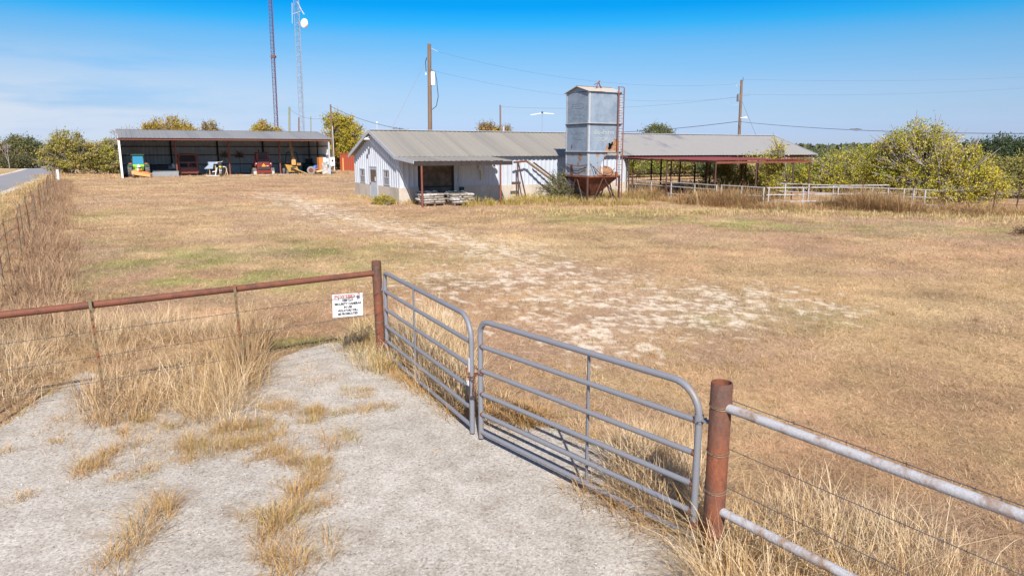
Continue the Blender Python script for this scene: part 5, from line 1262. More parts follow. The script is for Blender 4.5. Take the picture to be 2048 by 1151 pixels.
def bare_tree(label, base, H, spr, seed, group=None, m='greybark', r=.13):
    o = thing('bare_tree', label, 'tree', base, 0, group); rr_ = random.Random(seed); mb = MB(); tw = MB()
    def rec(p, d, L, r, k):
        q = p + d * L; mid = p + d * L * .5 + Vector((rr_.uniform(-.1, .1), rr_.uniform(-.1, .1), 0)) * L
        (mb if k > 3 else tw).tube([p, mid, q], [r, r * .85, r * .65], 6 if k > 3 else 3)
        if k == 0: return
        for _ in range(rr_.choice((2, 3, 3))):
            e = (d + Vector((rr_.uniform(-1, 1) * spr, rr_.uniform(-1, 1) * spr, rr_.uniform(-.25, .5)))).normalized(); rec(q, e, L * rr_.uniform(.62, .85), max(.02, r * .6), k - 1)
    rec(Vector((0, 0, -.02)), Vector((0, 0, 1)), H * .27, r, 5)
    mb.build('trunk', M[m], o, True); tw.build('branches', M[m], o)
    return o
# left: roadside thicket
tree('olive_bush', 'large dense olive-yellow bush beside the lane, left of the machine shed', 'bush', gx(133, 88), [(0, 2.5, 2.9, 2.1), (.3, 4.0, 2.1, 1.4), (1.7, 2.9, 1.7, 1.7), (-2.0, 2.2, 1.6, 1.5), (.5, 1.0, 3.0, 1.0), (-.9, 3.6, 1.4, 1.2)], OLIV + [(.28, .24, .03)], 300, 26, .15, .30, 21, .16, .2, 'greybark', twigs=130, stems=4, twig_r=.02)
tree('olive_bush', 'lower yellow-green bush between the big olive bush and the shed corner', 'bush', gx(196, 90), [(0, 2.0, 2.2, 1.6), (1.6, 1.5, 1.6, 1.4), (.6, 3.2, 1.2, 1.1)], OLIV + GRNY[:2], 170, 24, .14, .30, 22, .12, .2, 'greybark', twigs=90, stems=3, twig_r=.02)
tree('olive_bush', 'thin greyish bush rising close against the left shed wall', 'bush', gx(222, 93), [(0, 2.6, 1.3, 2.0), (.3, 1.2, 1.5, 1.2)], OLIV + MIX, 150, 22, .13, .3, 23, .1, .2, twigs=40, stems=3, twig_r=.02, group=None)
tree('oak_tree', 'grey-green tree at the far left beyond the lane with rounded top', 'tree', gx(46, 135), [(0, 3.2, 3.6, 2.6), (-1.2, 4.2, 2.2, 1.6), (1.2, 2.2, 3.0, 1.8)], OAK + MIX, 240, 24, .2, .5, 24, .2, .3, twigs=30, twig_r=.03)
tree('mixed_bush', 'brown and green scrub at the left picture edge beyond the lane', 'bush', gx(4, 120), [(0, 2.2, 3.0, 2.0), (2.0, 1.5, 2.4, 1.4), (-2, 3, 2, 1.8)], MIX + ORA[:1], 240, 22, .18, .45, 25, .15, .3, 'greybark', twigs=50, twig_r=.03)
tree('mixed_bush', 'dark scrub where the lane disappears, right of the grey-green tree', 'bush', gx(72, 140), [(0, 1.6, 3.0, 1.5), (2, 1.9, 2.5, 1.4), (-2.4, 1.1, 2.0, 1.0)], MIX + OAK, 220, 22, .18, .45, 26, .12, .3, twigs=30, twig_r=.03)
tree('mixed_bush', 'low dark bush on the far verge of the lane', 'bush', gx(30, 118), [(0, 1.1, 2.6, 1.1), (1.8, .8, 1.8, .8)], MIX + DRK[:2], 160, 22, .16, .4, 27, .1, .3, twigs=20, twig_r=.03)
tree('mixed_bush', 'yellowish scrub tree left of the big olive bush beyond the bend', 'bush', gx(92, 150), [(0, 2.2, 2.4, 1.8), (2.0, 2.6, 2.0, 1.5)], OLIV + MIX, 160, 22, .2, .45, 28, .12, .3, twigs=25, twig_r=.03)
bare_tree('thin bare grey sapling standing in the scrub at the left edge', gx(14, 112), 4.6, .35, 77, r=.09)
# behind the shed
bare_tree('leafless grey tree behind the left end of the machine shed roof', gx(256, 112), 8.6, .62, 5, G_)
bare_tree('small leafless grey tree left of the shed corner', gx(226, 104), 5.6, .6, 9, G_, r=.10)
tree('autumn_tree', 'broad orange-green autumn tree behind the shed roof, right of the leafless tree', 'tree', gx(345, 116), [(0, 6.2, 3.3, 2.0), (2.4, 5.6, 2.0, 1.4), (-2.4, 5.7, 2.2, 1.4)], ORA, 260, 22, .17, .38, 31, .2, .5, group=G_, twigs=60, twig_r=.025)
tree('autumn_tree', 'small orange-green autumn tree beside the leafless tree behind the shed', 'tree', gx(302, 114), [(0, 5.4, 1.7, 1.9), (.8, 5.0, 1.4, 1.2)], ORA, 120, 22, .17, .36, 32, .15, .5, group=G_, twigs=40, twig_r=.025)
tree('autumn_tree', 'sparse brownish small tree alone above the middle of the shed roof', 'tree', gx(424, 118), [(0, 6.2, 1.6, 1.5), (-.8, 5.4, 1.2, 1), (1, 5.5, 1.2, 1)], ORA + MIX[:2], 55, 20, .17, .36, 33, .14, .5, group=G_, twigs=50, twig_r=.03)
tree('autumn_tree', 'low yellow-green tree at the foot of the dark reddish tower', 'tree', gx(528, 120), [(0, 6.1, 1.7, 1.8), (-1.0, 5.2, 1.6, 1.0)], ORA + YEL[:2], 110, 22, .17, .36, 34, .14, .5, group=G_, twigs=30, twig_r=.025)
tree('autumn_tree', 'tiny tuft of orange foliage just right of the dark tower foot', 'tree', gx(556, 121), [(0, 5.6, .9, 1.0), (1.5, 5.0, 1.2, .6)], ORA, 50, 20, .16, .3, 35, .1, .5, group=G_, twigs=25, twig_r=.025)
tree('yellow_tree', 'full yellow-green autumn tree behind the meter pole and red container', 'tree', gx(684, 108), [(0, 5.6, 2.6, 2.6), (-1.1, 7.2, 1.6, 1.4), (1.6, 5.2, 1.9, 2.0), (-.6, 3.6, 2.4, 1.6), (.9, 6.9, 1.3, 1.2)], YEL + ORA[:3], 360, 26, .16, .36, 36, .18, .3, twigs=60, twig_r=.025)
tree('mixed_bush', 'brown weedy bush at the foot of the meter pole', 'bush', gx(668, 112), [(0, 1.2, 2.2, 1.2), (2, 1.5, 2, 1.2)], MIX + OLIV, 120, 20, .15, .4, 37, .1, .3, twigs=20, twig_r=.02)
tree('oak_tree', 'pale olive treetop just peeping over the near end of the barn ridge', 'tree', gx(800, 150), [(0, 5.6, 2.2, 1.7)], OAK + OLIV, 90, 20, .2, .4, 38, .2, .4, twigs=15, twig_r=.03)
tree('autumn_tree', 'russet autumn tree round the short distant pole behind the barn', 'tree', gx(988, 95), [(0, 4.9, 2.2, 1.7), (1.2, 5.1, 1.3, 1.0), (-.8, 5.5, 1.2, 1.0)], ORA + [(.30, .16, .04), (.24, .13, .05)], 130, 22, .15, .34, 39, .16, .4, twigs=70, twig_r=.025)
tree('oak_tree', 'dark green live oak crown behind the barn roof, right of the feed bin', 'tree', gx(1312, 105), [(0, 4.6, 2.6, 2.1), (-1.4, 4.2, 1.8, 1.6), (1.5, 4.3, 1.8, 1.6), (0, 5.4, 1.6, 1.2)], OAK, 300, 24, .15, .34, 40, .25, .3, twigs=30, twig_r=.03)
bg = 'bushes beyond the open stalls'
for i, (px, Y, w_, h_, cols, lab) in enumerate(((1285, 78, 3.2, 1.5, OAK + GRNY, 'green bush seen through the stalls just right of the barn wall'), (1345, 82, 3.4, 1.3, GRNY + OAK, 'yellow-green bush seen through the stalls behind the trough'), (1400, 80, 3.2, 1.45, OAK + OLIV, 'dusty green bush seen through the stalls left of the awning corner post'),
        (1445, 76, 2.6, 1.3, DRK + OAK, 'dark bush seen through the stalls right of the awning corner post'), (1580, 74, 3.6, 1.5, OAK + GRNY, 'green bush beyond the far end of the stalls'), (1640, 90, 4.5, 1.55, DRK + OAK, 'dark green bush beyond the barn roof end'), (1700, 105, 5.0, 1.9, OAK + DRK, 'grey-green far bush on the skyline left of the yellow bush'))):
    tree('green_bush', lab, 'bush', gx(px, Y), [(0, h_, w_ * .8, h_ * .95), (w_ * .5, h_ * .7, w_ * .5, h_ * .7), (-w_ * .5, h_ * .8, w_ * .5, h_ * .7)], cols, 170, 22, .14, .32, 50 + i, .1, .3, twigs=25, group=bg, twig_r=.02)
# shrubs in and around the pens
tree('green_bush', 'yellow-green bush growing up through the end of the red awning', 'bush', gr(1470, 388), [(0, 1.3, 1.6, 1.2), (1.6, 1.5, 1.5, 1.3), (-1.4, 1.2, 1.2, 1.0), (1.2, .7, 2.0, .7)], GRNY + YEL[:2], 230, 24, .085, .22, 61, .06, .2, twigs=60, stems=4)
tree('green_bush', 'thin leafy sapling poking above the awning edge', 'bush', gr(1545, 398), [(0, 1.7, .7, 1.3), (.1, 3.0, .35, .7), (.5, .9, 1.0, .8)], GRNY + YEL, 70, 20, .08, .2, 62, .04, .3, twigs=50, stems=3)
tree('green_bush', 'bright green bush in the pen left of the big yellow bush', 'bush', gr(1690, 386), [(0, 1.7, 2.0, 1.4), (-1.8, 1.3, 1.6, 1.1), (1.4, 2.0, 1.4, 1.3), (.2, .8, 2.6, .8)], GRNY + YEL[:3], 330, 26, .085, .24, 63, .07, .2, 'greybark', twigs=150, stems=5)
tree('green_bush', 'low green bush at the awning end behind the pen fence', 'bush', gr(1618, 384), [(0, 1.1, 1.6, 1.0), (1.4, .9, 1.2, .9), (-1.2, 1.2, 1.0, 1.0)], GRNY + OAK[:2], 200, 24, .085, .22, 64, .06, .2, twigs=40, stems=4)
tree('yellow_bush', 'tall airy yellow-leaved bush, the highest one at the right of the pens', 'bush', gr(1822, 398), [(0, 2.6, 2.2, 1.9), (.3, 3.9, 1.2, 1.0), (-1.3, 2.9, 1.3, 1.3), (1.4, 3.0, 1.2, 1.2), (0, 1.2, 2.6, 1.1)], YEL + GRNY[:3], 470, 24, .085, .22, 65, .08, .2, 'greybark', twigs=210, stems=6, twig_r=.018)
tree('yellow_bush', 'rounded yellow bush at the right end of the long white pen fence', 'bush', gr(1925, 414), [(0, 1.8, 1.6, 1.4), (-.6, 2.6, 1.1, .9), (.7, 1.1, 1.6, 1.0), (-.4, .8, 1.8, .8)], YEL, 400, 24, .08, .2, 66, .07, .2, 'greybark', twigs=140, stems=5, twig_r=.016)
tree('yellow_bush', 'smaller yellow-green bush in front of the tall airy bush, touching the fence', 'bush', gr(1768, 396), [(0, 1.4, 1.5, 1.1), (.9, 2.3, 1.0, .9), (-.8, 2.0, .9, .8)], YEL[:3] + GRNY, 240, 24, .08, .2, 67, .06, .2, 'greybark', twigs=60, stems=4)
tree('olive_bush', 'dull olive bush at the right picture edge beside the yellow bush', 'bush', gr(2010, 396), [(0, 1.4, 2.2, 1.4), (1.8, 1.9, 1.6, 1.3), (-1.4, 1.2, 1.2, 1.0)], OLIV + OAK[:2], 300, 24, .09, .24, 68, .08, .2, twigs=50, stems=4)
for i, (px, Y, h_, lab) in enumerate(((1945, 88, 3.0, 'dark evergreen tree rising just right of the tall yellow bush'), (2000, 82, 3.4, 'dark evergreen tree with a rounded crown near the right edge'), (2058, 80, 3.3, 'dark evergreen tree cut by the right picture edge'))):
    tree('evergreen_tree', lab, 'tree', gx(px, Y), [(0, h_ * .8, 2.4, h_ * .62), (-1.2, h_ * .6, 1.8, h_ * .5), (1.2, h_ * .7, 1.6, h_ * .5)], DRK, 300, 26, .14, .34, 70 + i, .2, .2, twigs=25, group='dark evergreens at the right', twig_r=.02)
tree('weed_bush', 'grey-green weed bush between the feed chute and the feed bin', 'bush', gr(1118, 402), [(0, .9, .7, .8), (-.6, .6, .6, .5), (.5, .6, .8, .5), (.2, 1.6, .3, .4)], [(.17, .18, .07), (.22, .20, .10), (.13, .15, .05)], 130, 16, .06, .17, 81, .03, .2, twigs=60, stems=4)
tree('weed_bush', 'yellowish weed bush at the foot of the gable wall beside the door', 'bush', gr(768, 409), [(0, .25, .45, .26), (.35, .2, .35, .2), (-.3, .18, .3, .18)], YEL + [(.4, .33, .08)], 90, 16, .05, .12, 82, .02, .2, twigs=30, stems=4)
tree('weed_bush', 'low straw-brown weed heap at the far right edge of the field', 'bush', gr(2062, 470), [(0, .12, .6, .16), (.5, .18, .5, .15)], [(.30, .20, .11), (.22, .14, .08), (.36, .26, .14)], 70, 12, .05, .12, 83, .02, .2, 'wood', twigs=10, stems=3)
# far wood line along the horizon: one mass
def far_woods():
    rg = np.random.default_rng(91); n = 26000
    x = rg.uniform(-420, 420, n); y = 290 + 40 * np.sin(x * .013) + rg.normal(0, 12, n)
    h = 3.2 + 2.2 * fbm(x, y * 0, 25, 4) + 1.5 * (x > 100); z = rg.uniform(0, 1, n) * h
    c = palette(MIX + OAK + DRK, n, rg)
    V, F, c = leaf_cloud(np.stack([x, y, z], 1), 1.0, c, rg)
    prop(np_mesh('far_woods', V, [F], M['leaf'], c), 'distant dark line of woods along the horizon', 'woods', kind='stuff')
far_woods()
# ------------------------------------------------------------------ grass
def tri_blades(X, Y, h, w, lean, col, rg):
    n = len(X); a = rg.uniform(0, 2 * np.pi, n); b = rg.uniform(0, 2 * np.pi, n)
    dx, dy = np.cos(a), np.sin(a); wx, wy = np.cos(b) * w / 2, np.sin(b) * w / 2
    V = np.zeros((n, 3, 3), np.float32)
    V[:, 0] = np.stack([X - wx, Y - wy, np.zeros(n)], 1); V[:, 1] = np.stack([X + wx, Y + wy, np.zeros(n)], 1)
    V[:, 2] = np.stack([X + dx * h * lean, Y + dy * h * lean, h * np.sqrt(np.clip(1 - .5 * np.clip(lean, 0, 1.2) ** 2, .1, 1))], 1)
    V[:, :2, 2] = .003
    return V.reshape(-1, 3), np.arange(3 * n).reshape(-1, 3), np.repeat(col, 3, 0)
def tall_blades(X, Y, Z, h, w, lean, col, rg, az=None, tipcol=None):
    n = len(X); a = rg.uniform(0, 2 * np.pi, n) if az is None else az; b = a + np.pi / 2 + rg.uniform(-.7, .7, n)
    dx, dy = np.cos(a), np.sin(a); wx, wy = np.cos(b) * w / 2, np.sin(b) * w / 2
    ts = (0, .4, .75, 1.0); V = np.zeros((n, 7, 3), np.float32)
    for k, t in enumerate(ts):
        ox = h * lean * t ** 1.8; oz = h * (t - .38 * np.clip(lean, 0, 1.4) ** 1.5 * t ** 2.2) ; ww = (1, .85, .6, 0)[k]
        if k < 3:
            V[:, 2 * k] = np.stack([X + dx * ox - wx * ww, Y + dy * ox - wy * ww, Z + oz], 1); V[:, 2 * k + 1] = np.stack([X + dx * ox + wx * ww, Y + dy * ox + wy * ww, Z + oz], 1)
        else: V[:, 6] = np.stack([X + dx * ox, Y + dy * ox, Z + oz], 1)
    i = (np.arange(n) * 7)[:, None]
    Q = np.concatenate([i + np.array([[0, 1, 3, 2]]), i + np.array([[2, 3, 5, 4]])]); T = i + np.array([[4, 5, 6]])
    return V.reshape(-1, 3), Q, T, np.repeat(col, 7, 0)
ROADP = [RA + RD * t for t in (-60, 0, 80, 160)]
def exclude(X, Y):
    k = ~inside(PADJ, X, Y)
    lx = (X - BO.x) * LX.x + (Y - BO.y) * LX.y; ly = (X - BO.x) * LY.x + (Y - BO.y) * LY.y
    k &= ~((lx > -.1) & (lx < BT + .1) & (ly > -.1) & (ly < BW + .1))
    sx = (X - SO.x) * LX.x + (Y - SO.y) * LX.y; sy = (X - SO.x) * LY.x + (Y - SO.y) * LY.y
    k &= ~((sx > 0) & (sx < SW) & (sy > PYS - .9) & (sy < SD))
    rx = (X - RA.x) * RN.x + (Y - RA.y) * RN.y
    k &= ~((rx > -.2) & (rx < 4.6))
    return k
def field_grass():
    rg = np.random.default_rng(101)
    r0, n0 = 6.0, 5200.
    rs = np.exp(np.linspace(math.log(3.0), math.log(120), 400)); dens = np.where(rs < r0, n0, n0 * (r0 / rs) ** 2.15) * rs
    cdf = np.concatenate([[0], np.cumsum((dens[1:] + dens[:-1]) / 2 * np.diff(rs))]); span = R(92)
    n = int(cdf[-1] * span); r = np.interp(rg.uniform(0, cdf[-1], n), cdf, rs); t = rg.uniform(-span / 2, span / 2, n)
    X = r * np.sin(t); Y = r * np.cos(t)
    k = exclude(X, Y); k &= rg.random(n) > bare_mask(X, Y) * .80
    X, Y, r = X[k], Y[k], r[k]; n = len(X)
    sc = np.maximum(1, r / r0)
    h = (.035 + .06 * rg.random(n) ** 2) * sc ** .22 * (.6 + .8 * fbm(X, Y, 1.6, 3)); w = .0034 * sc ** .92 * rg.uniform(.6, 1.4, n)
    lean = rg.uniform(.5, 2.0, n)
    c = grass_tone(X, Y) * rg.uniform(.60, 1.34, (n, 1)) * (.78 + .44 * fbm(X, Y, .35, 3))[:, None]
    br = rg.random(n) < .14; c[br] = np.array([.66, .54, .33]) * rg.uniform(.8, 1.15, (br.sum(), 1))
    dk = rg.random(n) < .17; c[dk] = np.array([.24, .165, .085]) * rg.uniform(.7, 1.2, (dk.sum(), 1))
    V, F, C = tri_blades(X, Y, h, w, lean, np.clip(c, 0, 1), rg)
    prop(np_mesh('field_grass', V, [F], M['grass'], C), 'short dry mown grass covering the field', 'grass', kind='stuff')
    print('field blades', n)
field_grass()
STR = np.array([.66, .50, .31]); STR2 = np.array([.58, .41, .225]); STR3 = np.array([.74, .61, .42]); BRN = np.array([.46, .295, .165]); GOL = np.array([.56, .325, .095]); GRW = np.array([.30, .29, .08])
def clumps(name, label, centers, rad, per, h, w, lean, cols, seed, pw=None, zoff=0.0, hj=.45):
    rg = np.random.default_rng(seed); C = np.array([[c[0], c[1]] for c in centers]); m = len(C)
    hs = np.full(m, h) if np.isscalar(h) else np.array(h)
    idx = np.repeat(np.arange(m), per); n = len(idx)
    d = rg.normal(size=(n, 2)) * rad; X = C[idx, 0] + d[:, 0]; Y = C[idx, 1] + d[:, 1]
    az = np.arctan2(d[:, 1], d[:, 0]) + rg.normal(0, .8, n)
    hh = hs[idx] * rg.uniform(1 - hj, 1.15, n); ln = np.clip(lean * rg.uniform(.2, 1.6, n), 0, 1.5)
    cl = np.array(cols); cc = cl[rg.integers(0, len(cl), m)][idx] * .5 + cl[rg.integers(0, len(cl), n)] * .5
    cc = np.clip(cc * rg.uniform(.7, 1.25, (n, 1)), 0, 1)
    V, Q, T, c = tall_blades(X, Y, np.full(n, zoff), hh, w * rg.uniform(.6, 1.3, n), ln, cc, rg, az)
    return prop(np_mesh(name, V, [Q, T], M['grass'], c), label, 'grass', kind='stuff')
def scatter(poly, n, rg, nz=None):
    xs = [p[0] for p in poly]; ys = [p[1] for p in poly]; X = rg.uniform(min(xs), max(xs), n * 6); Y = rg.uniform(min(ys), max(ys), n * 6)
    k = inside(poly, X, Y)
    if nz: k &= fbm(X, Y, nz, 3) > .44
    return np.stack([X[k], Y[k]], 1)[:n]
rg = np.random.default_rng(202)
GP = lambda *q: [gr(*p).xy for p in q]
def polyline(q, step, jit, rg):
    out = []
    P_ = [gr(*p).xy for p in q]
    for a, b in zip(P_[:-1], P_[1:]):
        n = max(1, int((b - a).length / step))
        for k in range(n):
            p = a + (b - a) * (k / n); out.append((p.x + rg.normal() * jit, p.y + rg.normal() * jit))
    return out
# tall straw grass at the left rail fence
zone = GP((-250, 900), (0, 838), (90, 790), (150, 755), (205, 745), (300, 705), (420, 690), (520, 690), (560, 660), (480, 640), (300, 640), (0, 640), (-250, 640))
c1 = scatter(zone, 460, rg, .7)
clumps('tall_dry_grass', 'tall pale straw grass leaning under the rusty rail fence', c1, .13, 44, rg.uniform(.15, .55, len(c1)), .0052, 1.0, [STR, STR2, STR3, BRN], 301)
front = GP((300, 800), (345, 740), (420, 700), (480, 720), (515, 735), (520, 780), (500, 830), (470, 860), (430, 850), (380, 850))
c1 = scatter(front, 70, rg)
clumps('tall_dry_grass', 'big fountain of golden straw grass at the edge of the pale driveway', c1, .10, 42, rg.uniform(.2, .8, len(c1)) * rg.uniform(.6, 1.1, len(c1)), .0048, 1.05, [STR, STR2, STR3, GOL], 302)
c1 = scatter(GP((160, 800), (215, 750), (330, 790), (280, 850), (200, 850)), 34, rg)
clumps('tall_dry_grass', 'loose straw tuft below the left-hand thin steel post', c1, .10, 44, rg.uniform(.25, .5, len(c1)), .006, .8, [STR, STR2, BRN], 303)
c1 = scatter(GP((455, 760), (470, 690), (520, 680), (530, 730), (500, 770)), 16, rg)
clumps('tall_dry_grass', 'upright brown tuft round the steel post nearest the warning sign', c1, .08, 60, rg.uniform(.5, .85, len(c1)), .007, .35, [BRN, STR2, BRN * .8], 304)
c1 = scatter(GP((690, 700), (720, 660), (760, 650), (775, 700), (800, 745), (740, 745)), 34, rg)
clumps('tall_dry_grass', 'yellowish tuft at the foot of the slim rusty gate post', c1, .11, 60, rg.uniform(.2, .42, len(c1)), .006, .8, [STR, GOL, GRW, STR3], 305)
# behind the left gate leaf
c1 = scatter(GP((785, 715), (800, 660), (860, 650), (930, 690), (940, 760), (940, 830), (880, 790)), 80, rg)
clumps('tall_dry_grass', 'tall pale straw grass standing just behind the narrower gate leaf', c1, .10, 56, rg.uniform(.35, .75, len(c1)), .006, .7, [STR, STR3, STR2], 306)
c1 = polyline(((775, 735), (845, 785), (930, 850)), .14, .07, rg)
clumps('tall_dry_grass', 'low brown grass along the bottom rail of the narrower gate leaf', c1, .08, 40, .18, .006, .9, [BRN, STR2, GOL], 307)
c1 = scatter(GP((955, 825), (1000, 815), (1085, 835), (1060, 860), (985, 850)), 26, rg)
clumps('tall_dry_grass', 'low rusty-brown grass behind the meeting point of the gate leaves', c1, .09, 44, rg.uniform(.14, .30, len(c1)), .006, .9, [BRN, STR2, GOL], 308)
c1 = scatter(GP((1230, 960), (1270, 905), (1360, 900), (1400, 960), (1400, 1080), (1330, 1060), (1250, 1000)), 60, rg)
clumps('tall_dry_grass', 'tangled straw grass under the hinge end of the wider gate leaf', c1, .09, 54, rg.uniform(.25, .62, len(c1)), .0055, .75, [STR, STR2, STR3, BRN], 309)
c1 = polyline(((1150, 985), (1220, 1010), (1300, 1050), (1370, 1090)), .10, .05, rg)
clumps('tall_dry_grass', 'flattened dry grass fringe on the driveway below the wider gate leaf', c1, .07, 44, .26, .005, 1.25, [STR, GOL, BRN], 310)
c1 = scatter(GP((1390, 1090), (1430, 1050), (1500, 1040), (1620, 1110), (1750, 1200), (1700, 1330), (1420, 1330)), 90, rg)
clumps('tall_dry_grass', 'tall pale grass round the thick rusty post and lower white rail', c1, .12, 36, rg.uniform(.18, .62, len(c1)), .0048, .95, [STR, STR3, STR2, GOL], 311)
c1 = scatter(GP((1500, 1010), (1700, 1020), (1900, 1110), (2000, 1240), (1750, 1240)), 60, rg)
clumps('tall_dry_grass', 'thin tall straw stems standing behind the two white rails', c1, .14, 20, rg.uniform(.15, .55, len(c1)), .0045, .8, [STR3, STR, STR2], 312)
# weeds in the cracks of the driveway
cr = [(((205, 1160), (260, 1085), (310, 1030), (352, 992)), .24, .07, 1), (((560, 1180), (545, 1100), (560, 1050), (590, 1000)), .22, .09, 1), (((590, 1005), (640, 965), (665, 950)), .12, .07, 1),
      (((650, 945), (620, 925), (560, 915), (505, 908)), .10, .07, 1), (((215, 968), (300, 945), (390, 915)), .10, .06, 1), (((390, 905), (470, 890), (560, 875), (585, 865)), .12, .08, 1), (((175, 945), (230, 905), (300, 890)), .13, .06, 1),
      (((650, 920), (680, 885), (712, 868)), .16, .07, 1), (((600, 845), (680, 830), (795, 812)), .12, .05, 1), (((535, 820), (590, 812)), .12, .05, 1), (((605, 830), (645, 815)), .12, .06, 1), (((28, 1003), (82, 985)), .08, .04, 1),
      (((240, 880), (270, 840), (300, 820)), .10, .07, 1), (((0, 905), (40, 890)), .1, .08, 1), (((90, 890), (140, 880)), .06, .06, 1), (((545, 870), (640, 960)), .04, .12, 0), (((700, 795), (760, 790)), .07, .05, 1), (((860, 905), (885, 900)), .03, .04, 0), (((420, 870), (480, 850), (520, 850)), .16, .10, 1), (((1150, 885), (1185, 895)), .12, .04, 1)]
cr += [(((310, 870), (375, 855)), .12, .09, 1), (((475, 900), (545, 905), (610, 925), (660, 962)), .12, .11, 1), (((600, 975), (640, 1000), (610, 1020)), .13, .12, 1), (((520, 1035), (575, 1050), (620, 1040)), .16, .13, 1), (((545, 1085), (590, 1110), (600, 1150)), .18, .13, 1), (((530, 815), (650, 830)), .11, .08, 1), (((690, 785), (748, 790)), .09, .06, 1), (((165, 955), (235, 920)), .14, .07, 1), (((130, 850), (200, 830), (280, 850)), .08, .12, 1)]
cs = []; hs = []
for q, hh, jit, ok in cr:
    p = polyline(q, .055 if ok else .3, jit, rg); p = [q_ for q_ in p if rg.random() < .92]; cs += p; hs += list(hh * rg.uniform(.5, 1.4, len(p)))
clumps('driveway_weeds', 'dry golden weeds growing along the cracks in the pale driveway', cs, .045, 40, hs, .0031, 1.15, [GOL, STR2, STR, BRN, GOL, GOL * .75, GRW * 1.3, np.array([.46, .24, .08])], 320, zoff=.008)
st = [(gr(495, 880), .45)]
sp = scatter(GP((345, 905), (360, 880), (480, 850), (565, 838), (578, 868), (465, 908), (405, 922)), 150, rg)
clumps('driveway_weeds', 'dense golden patch of dry weeds in the middle of the driveway cracks', sp, .045, 16, rg.uniform(.03, .17, len(sp)), .003, 1.15, [GOL, STR2, STR, GOL * .8, BRN, GRW * 1.2], 323, zoff=.008)
sp = scatter(GP((120, 800), (330, 790), (500, 770), (620, 720), (700, 760), (640, 860), (600, 930), (400, 920), (210, 960), (60, 880)), 520, rg)
sp = sp[fbm(sp[:, 0], sp[:, 1], .5, 3) > .46]
clumps('driveway_weeds', 'thin sparse straw stems scattered over the driveway below the tall grass', sp, .08, 9, rg.uniform(.04, .16, len(sp)), .0028, 1.2, [STR, GOL, STR2, BRN], 321, zoff=.008)
sp = np.array(PADJ)[[k for k, p in enumerate(PADJ) if -7 < p.x < 1.6 and p.y > 3.2]] + rg.normal(0, .06, (sum(1 for p in PADJ if -7 < p.x < 1.6 and p.y > 3.2), 2))
clumps('driveway_weeds', 'ragged dry grass fringe along the broken edge of the driveway', sp, .07, 16, rg.uniform(.05, .2, len(sp)), .0036, 1.1, [STR, GOL, STR2, BRN, GRW * 1.2], 322)
nn_ = 1500; rr9 = 4 * (70 / 4) ** rg.random(nn_); tt9 = rg.uniform(-R(44), R(44), nn_); sp = np.stack([rr9 * np.sin(tt9), rr9 * np.cos(tt9)], 1)
sp = sp[exclude(sp[:, 0], sp[:, 1]) & (fbm(sp[:, 0], sp[:, 1], 4, 3) > .42)]
clumps('field_tufts', 'scattered low tufts of rougher straw grass standing over the mown field', sp, .06, 26, rg.uniform(.06, .17, len(sp)), .0055, 1.0, [STR2, BRN, STR, GOL * .9, GRW], 324)
# brown weeds along the roadside fence
c1 = []
for t in np.arange(-6, 62, .17):
    p = A0 + WD * t
    for _ in range(3): c1.append((p.x + (.7 if t < 8 else .15) + rg.normal() * (.38 if t < 8 else .55), p.y + rg.normal() * .5))
clumps('fence_weeds', 'tall rough brown weeds along the roadside wire fence', c1, .16, 34, rg.uniform(.15, .68, len(c1)), .010, .9, [np.array([.40, .255, .155]), np.array([.45, .30, .185]), np.array([.31, .195, .12]), np.array([.50, .345, .21])], 330)
c1 = []
for t in np.arange(-6, 80, .35):
    for _ in range(3):
        p = A0 + WD * t - RN * -rg.uniform(.8, 9); c1.append((p.x, p.y))
c1 = [c for c in c1 if exclude(np.array([c[0]]), np.array([c[1]]))[0]]
clumps('verge_grass', 'yellow unmown grass on the verge between wire fence and lane', c1, .25, 22, rg.uniform(.2, .5, len(c1)), .02, .8, [np.array([.54, .40, .19]), np.array([.5, .38, .19]), STR2, np.array([.44, .37, .15]), BRN], 331)
# weeds at the barn, bin and pens
c1 = [(BWd(x, -3.1 + rg.normal() * .45).x, BWd(x, -3.1 + rg.normal() * .45).y) for x in np.arange(2.6, 12, .10)]
c1 += [(p.x, p.y) for p in (BWd(x, -1.2 + rg.normal() * .9) for x in np.arange(7, 16, .10))]
clumps('barn_weeds', 'yellow-green weeds along the foot of the barn wall and porch', c1, .12, 26, rg.uniform(.25, .65, len(c1)), .022, .55, [np.array([.42, .34, .07]), np.array([.46, .36, .12]), np.array([.34, .30, .06]), STR2], 340)
c1 = [(BWd(x, -.35 + rg.normal() * .15).x, BWd(x, -.35 + rg.normal() * .15).y) for x in np.arange(0, 2.6, .12)] + [(BWd(-.35 + rg.normal() * .15, y).x, BWd(-.35 + rg.normal() * .15, y).y) for y in np.arange(0, 8.4, .25)]
clumps('barn_weeds', 'thin straw weeds along the foot of the gable wall', c1, .10, 22, rg.uniform(.15, .4, len(c1)), .018, .6, [STR, np.array([.46, .36, .12]), STR2], 341)
c1 = [(FBO.x + rg.normal() * 1.6 + .6, FBO.y + rg.normal() * .9 - .2) for _ in range(190)]
clumps('bin_weeds', 'rank green and straw weeds round the legs of the feed bin', c1, .16, 24, rg.uniform(.15, .5, len(c1)), .018, .8, [np.array([.33, .29, .08]), STR2, BRN, np.array([.44, .34, .11])], 342)
c1 = []
for a, b, n in ((PA0, PA1, 90), (B0, B1, 60), (C0, C1, 110), (C1, C3, 120), (C3, H1, 110)):
    for _ in range(n * 3):
        p = lerp(a, b, rg.uniform(-.03, 1.03)); c1.append((p.x + rg.normal() * .8 - .1, p.y + rg.normal() * .8 - .7))
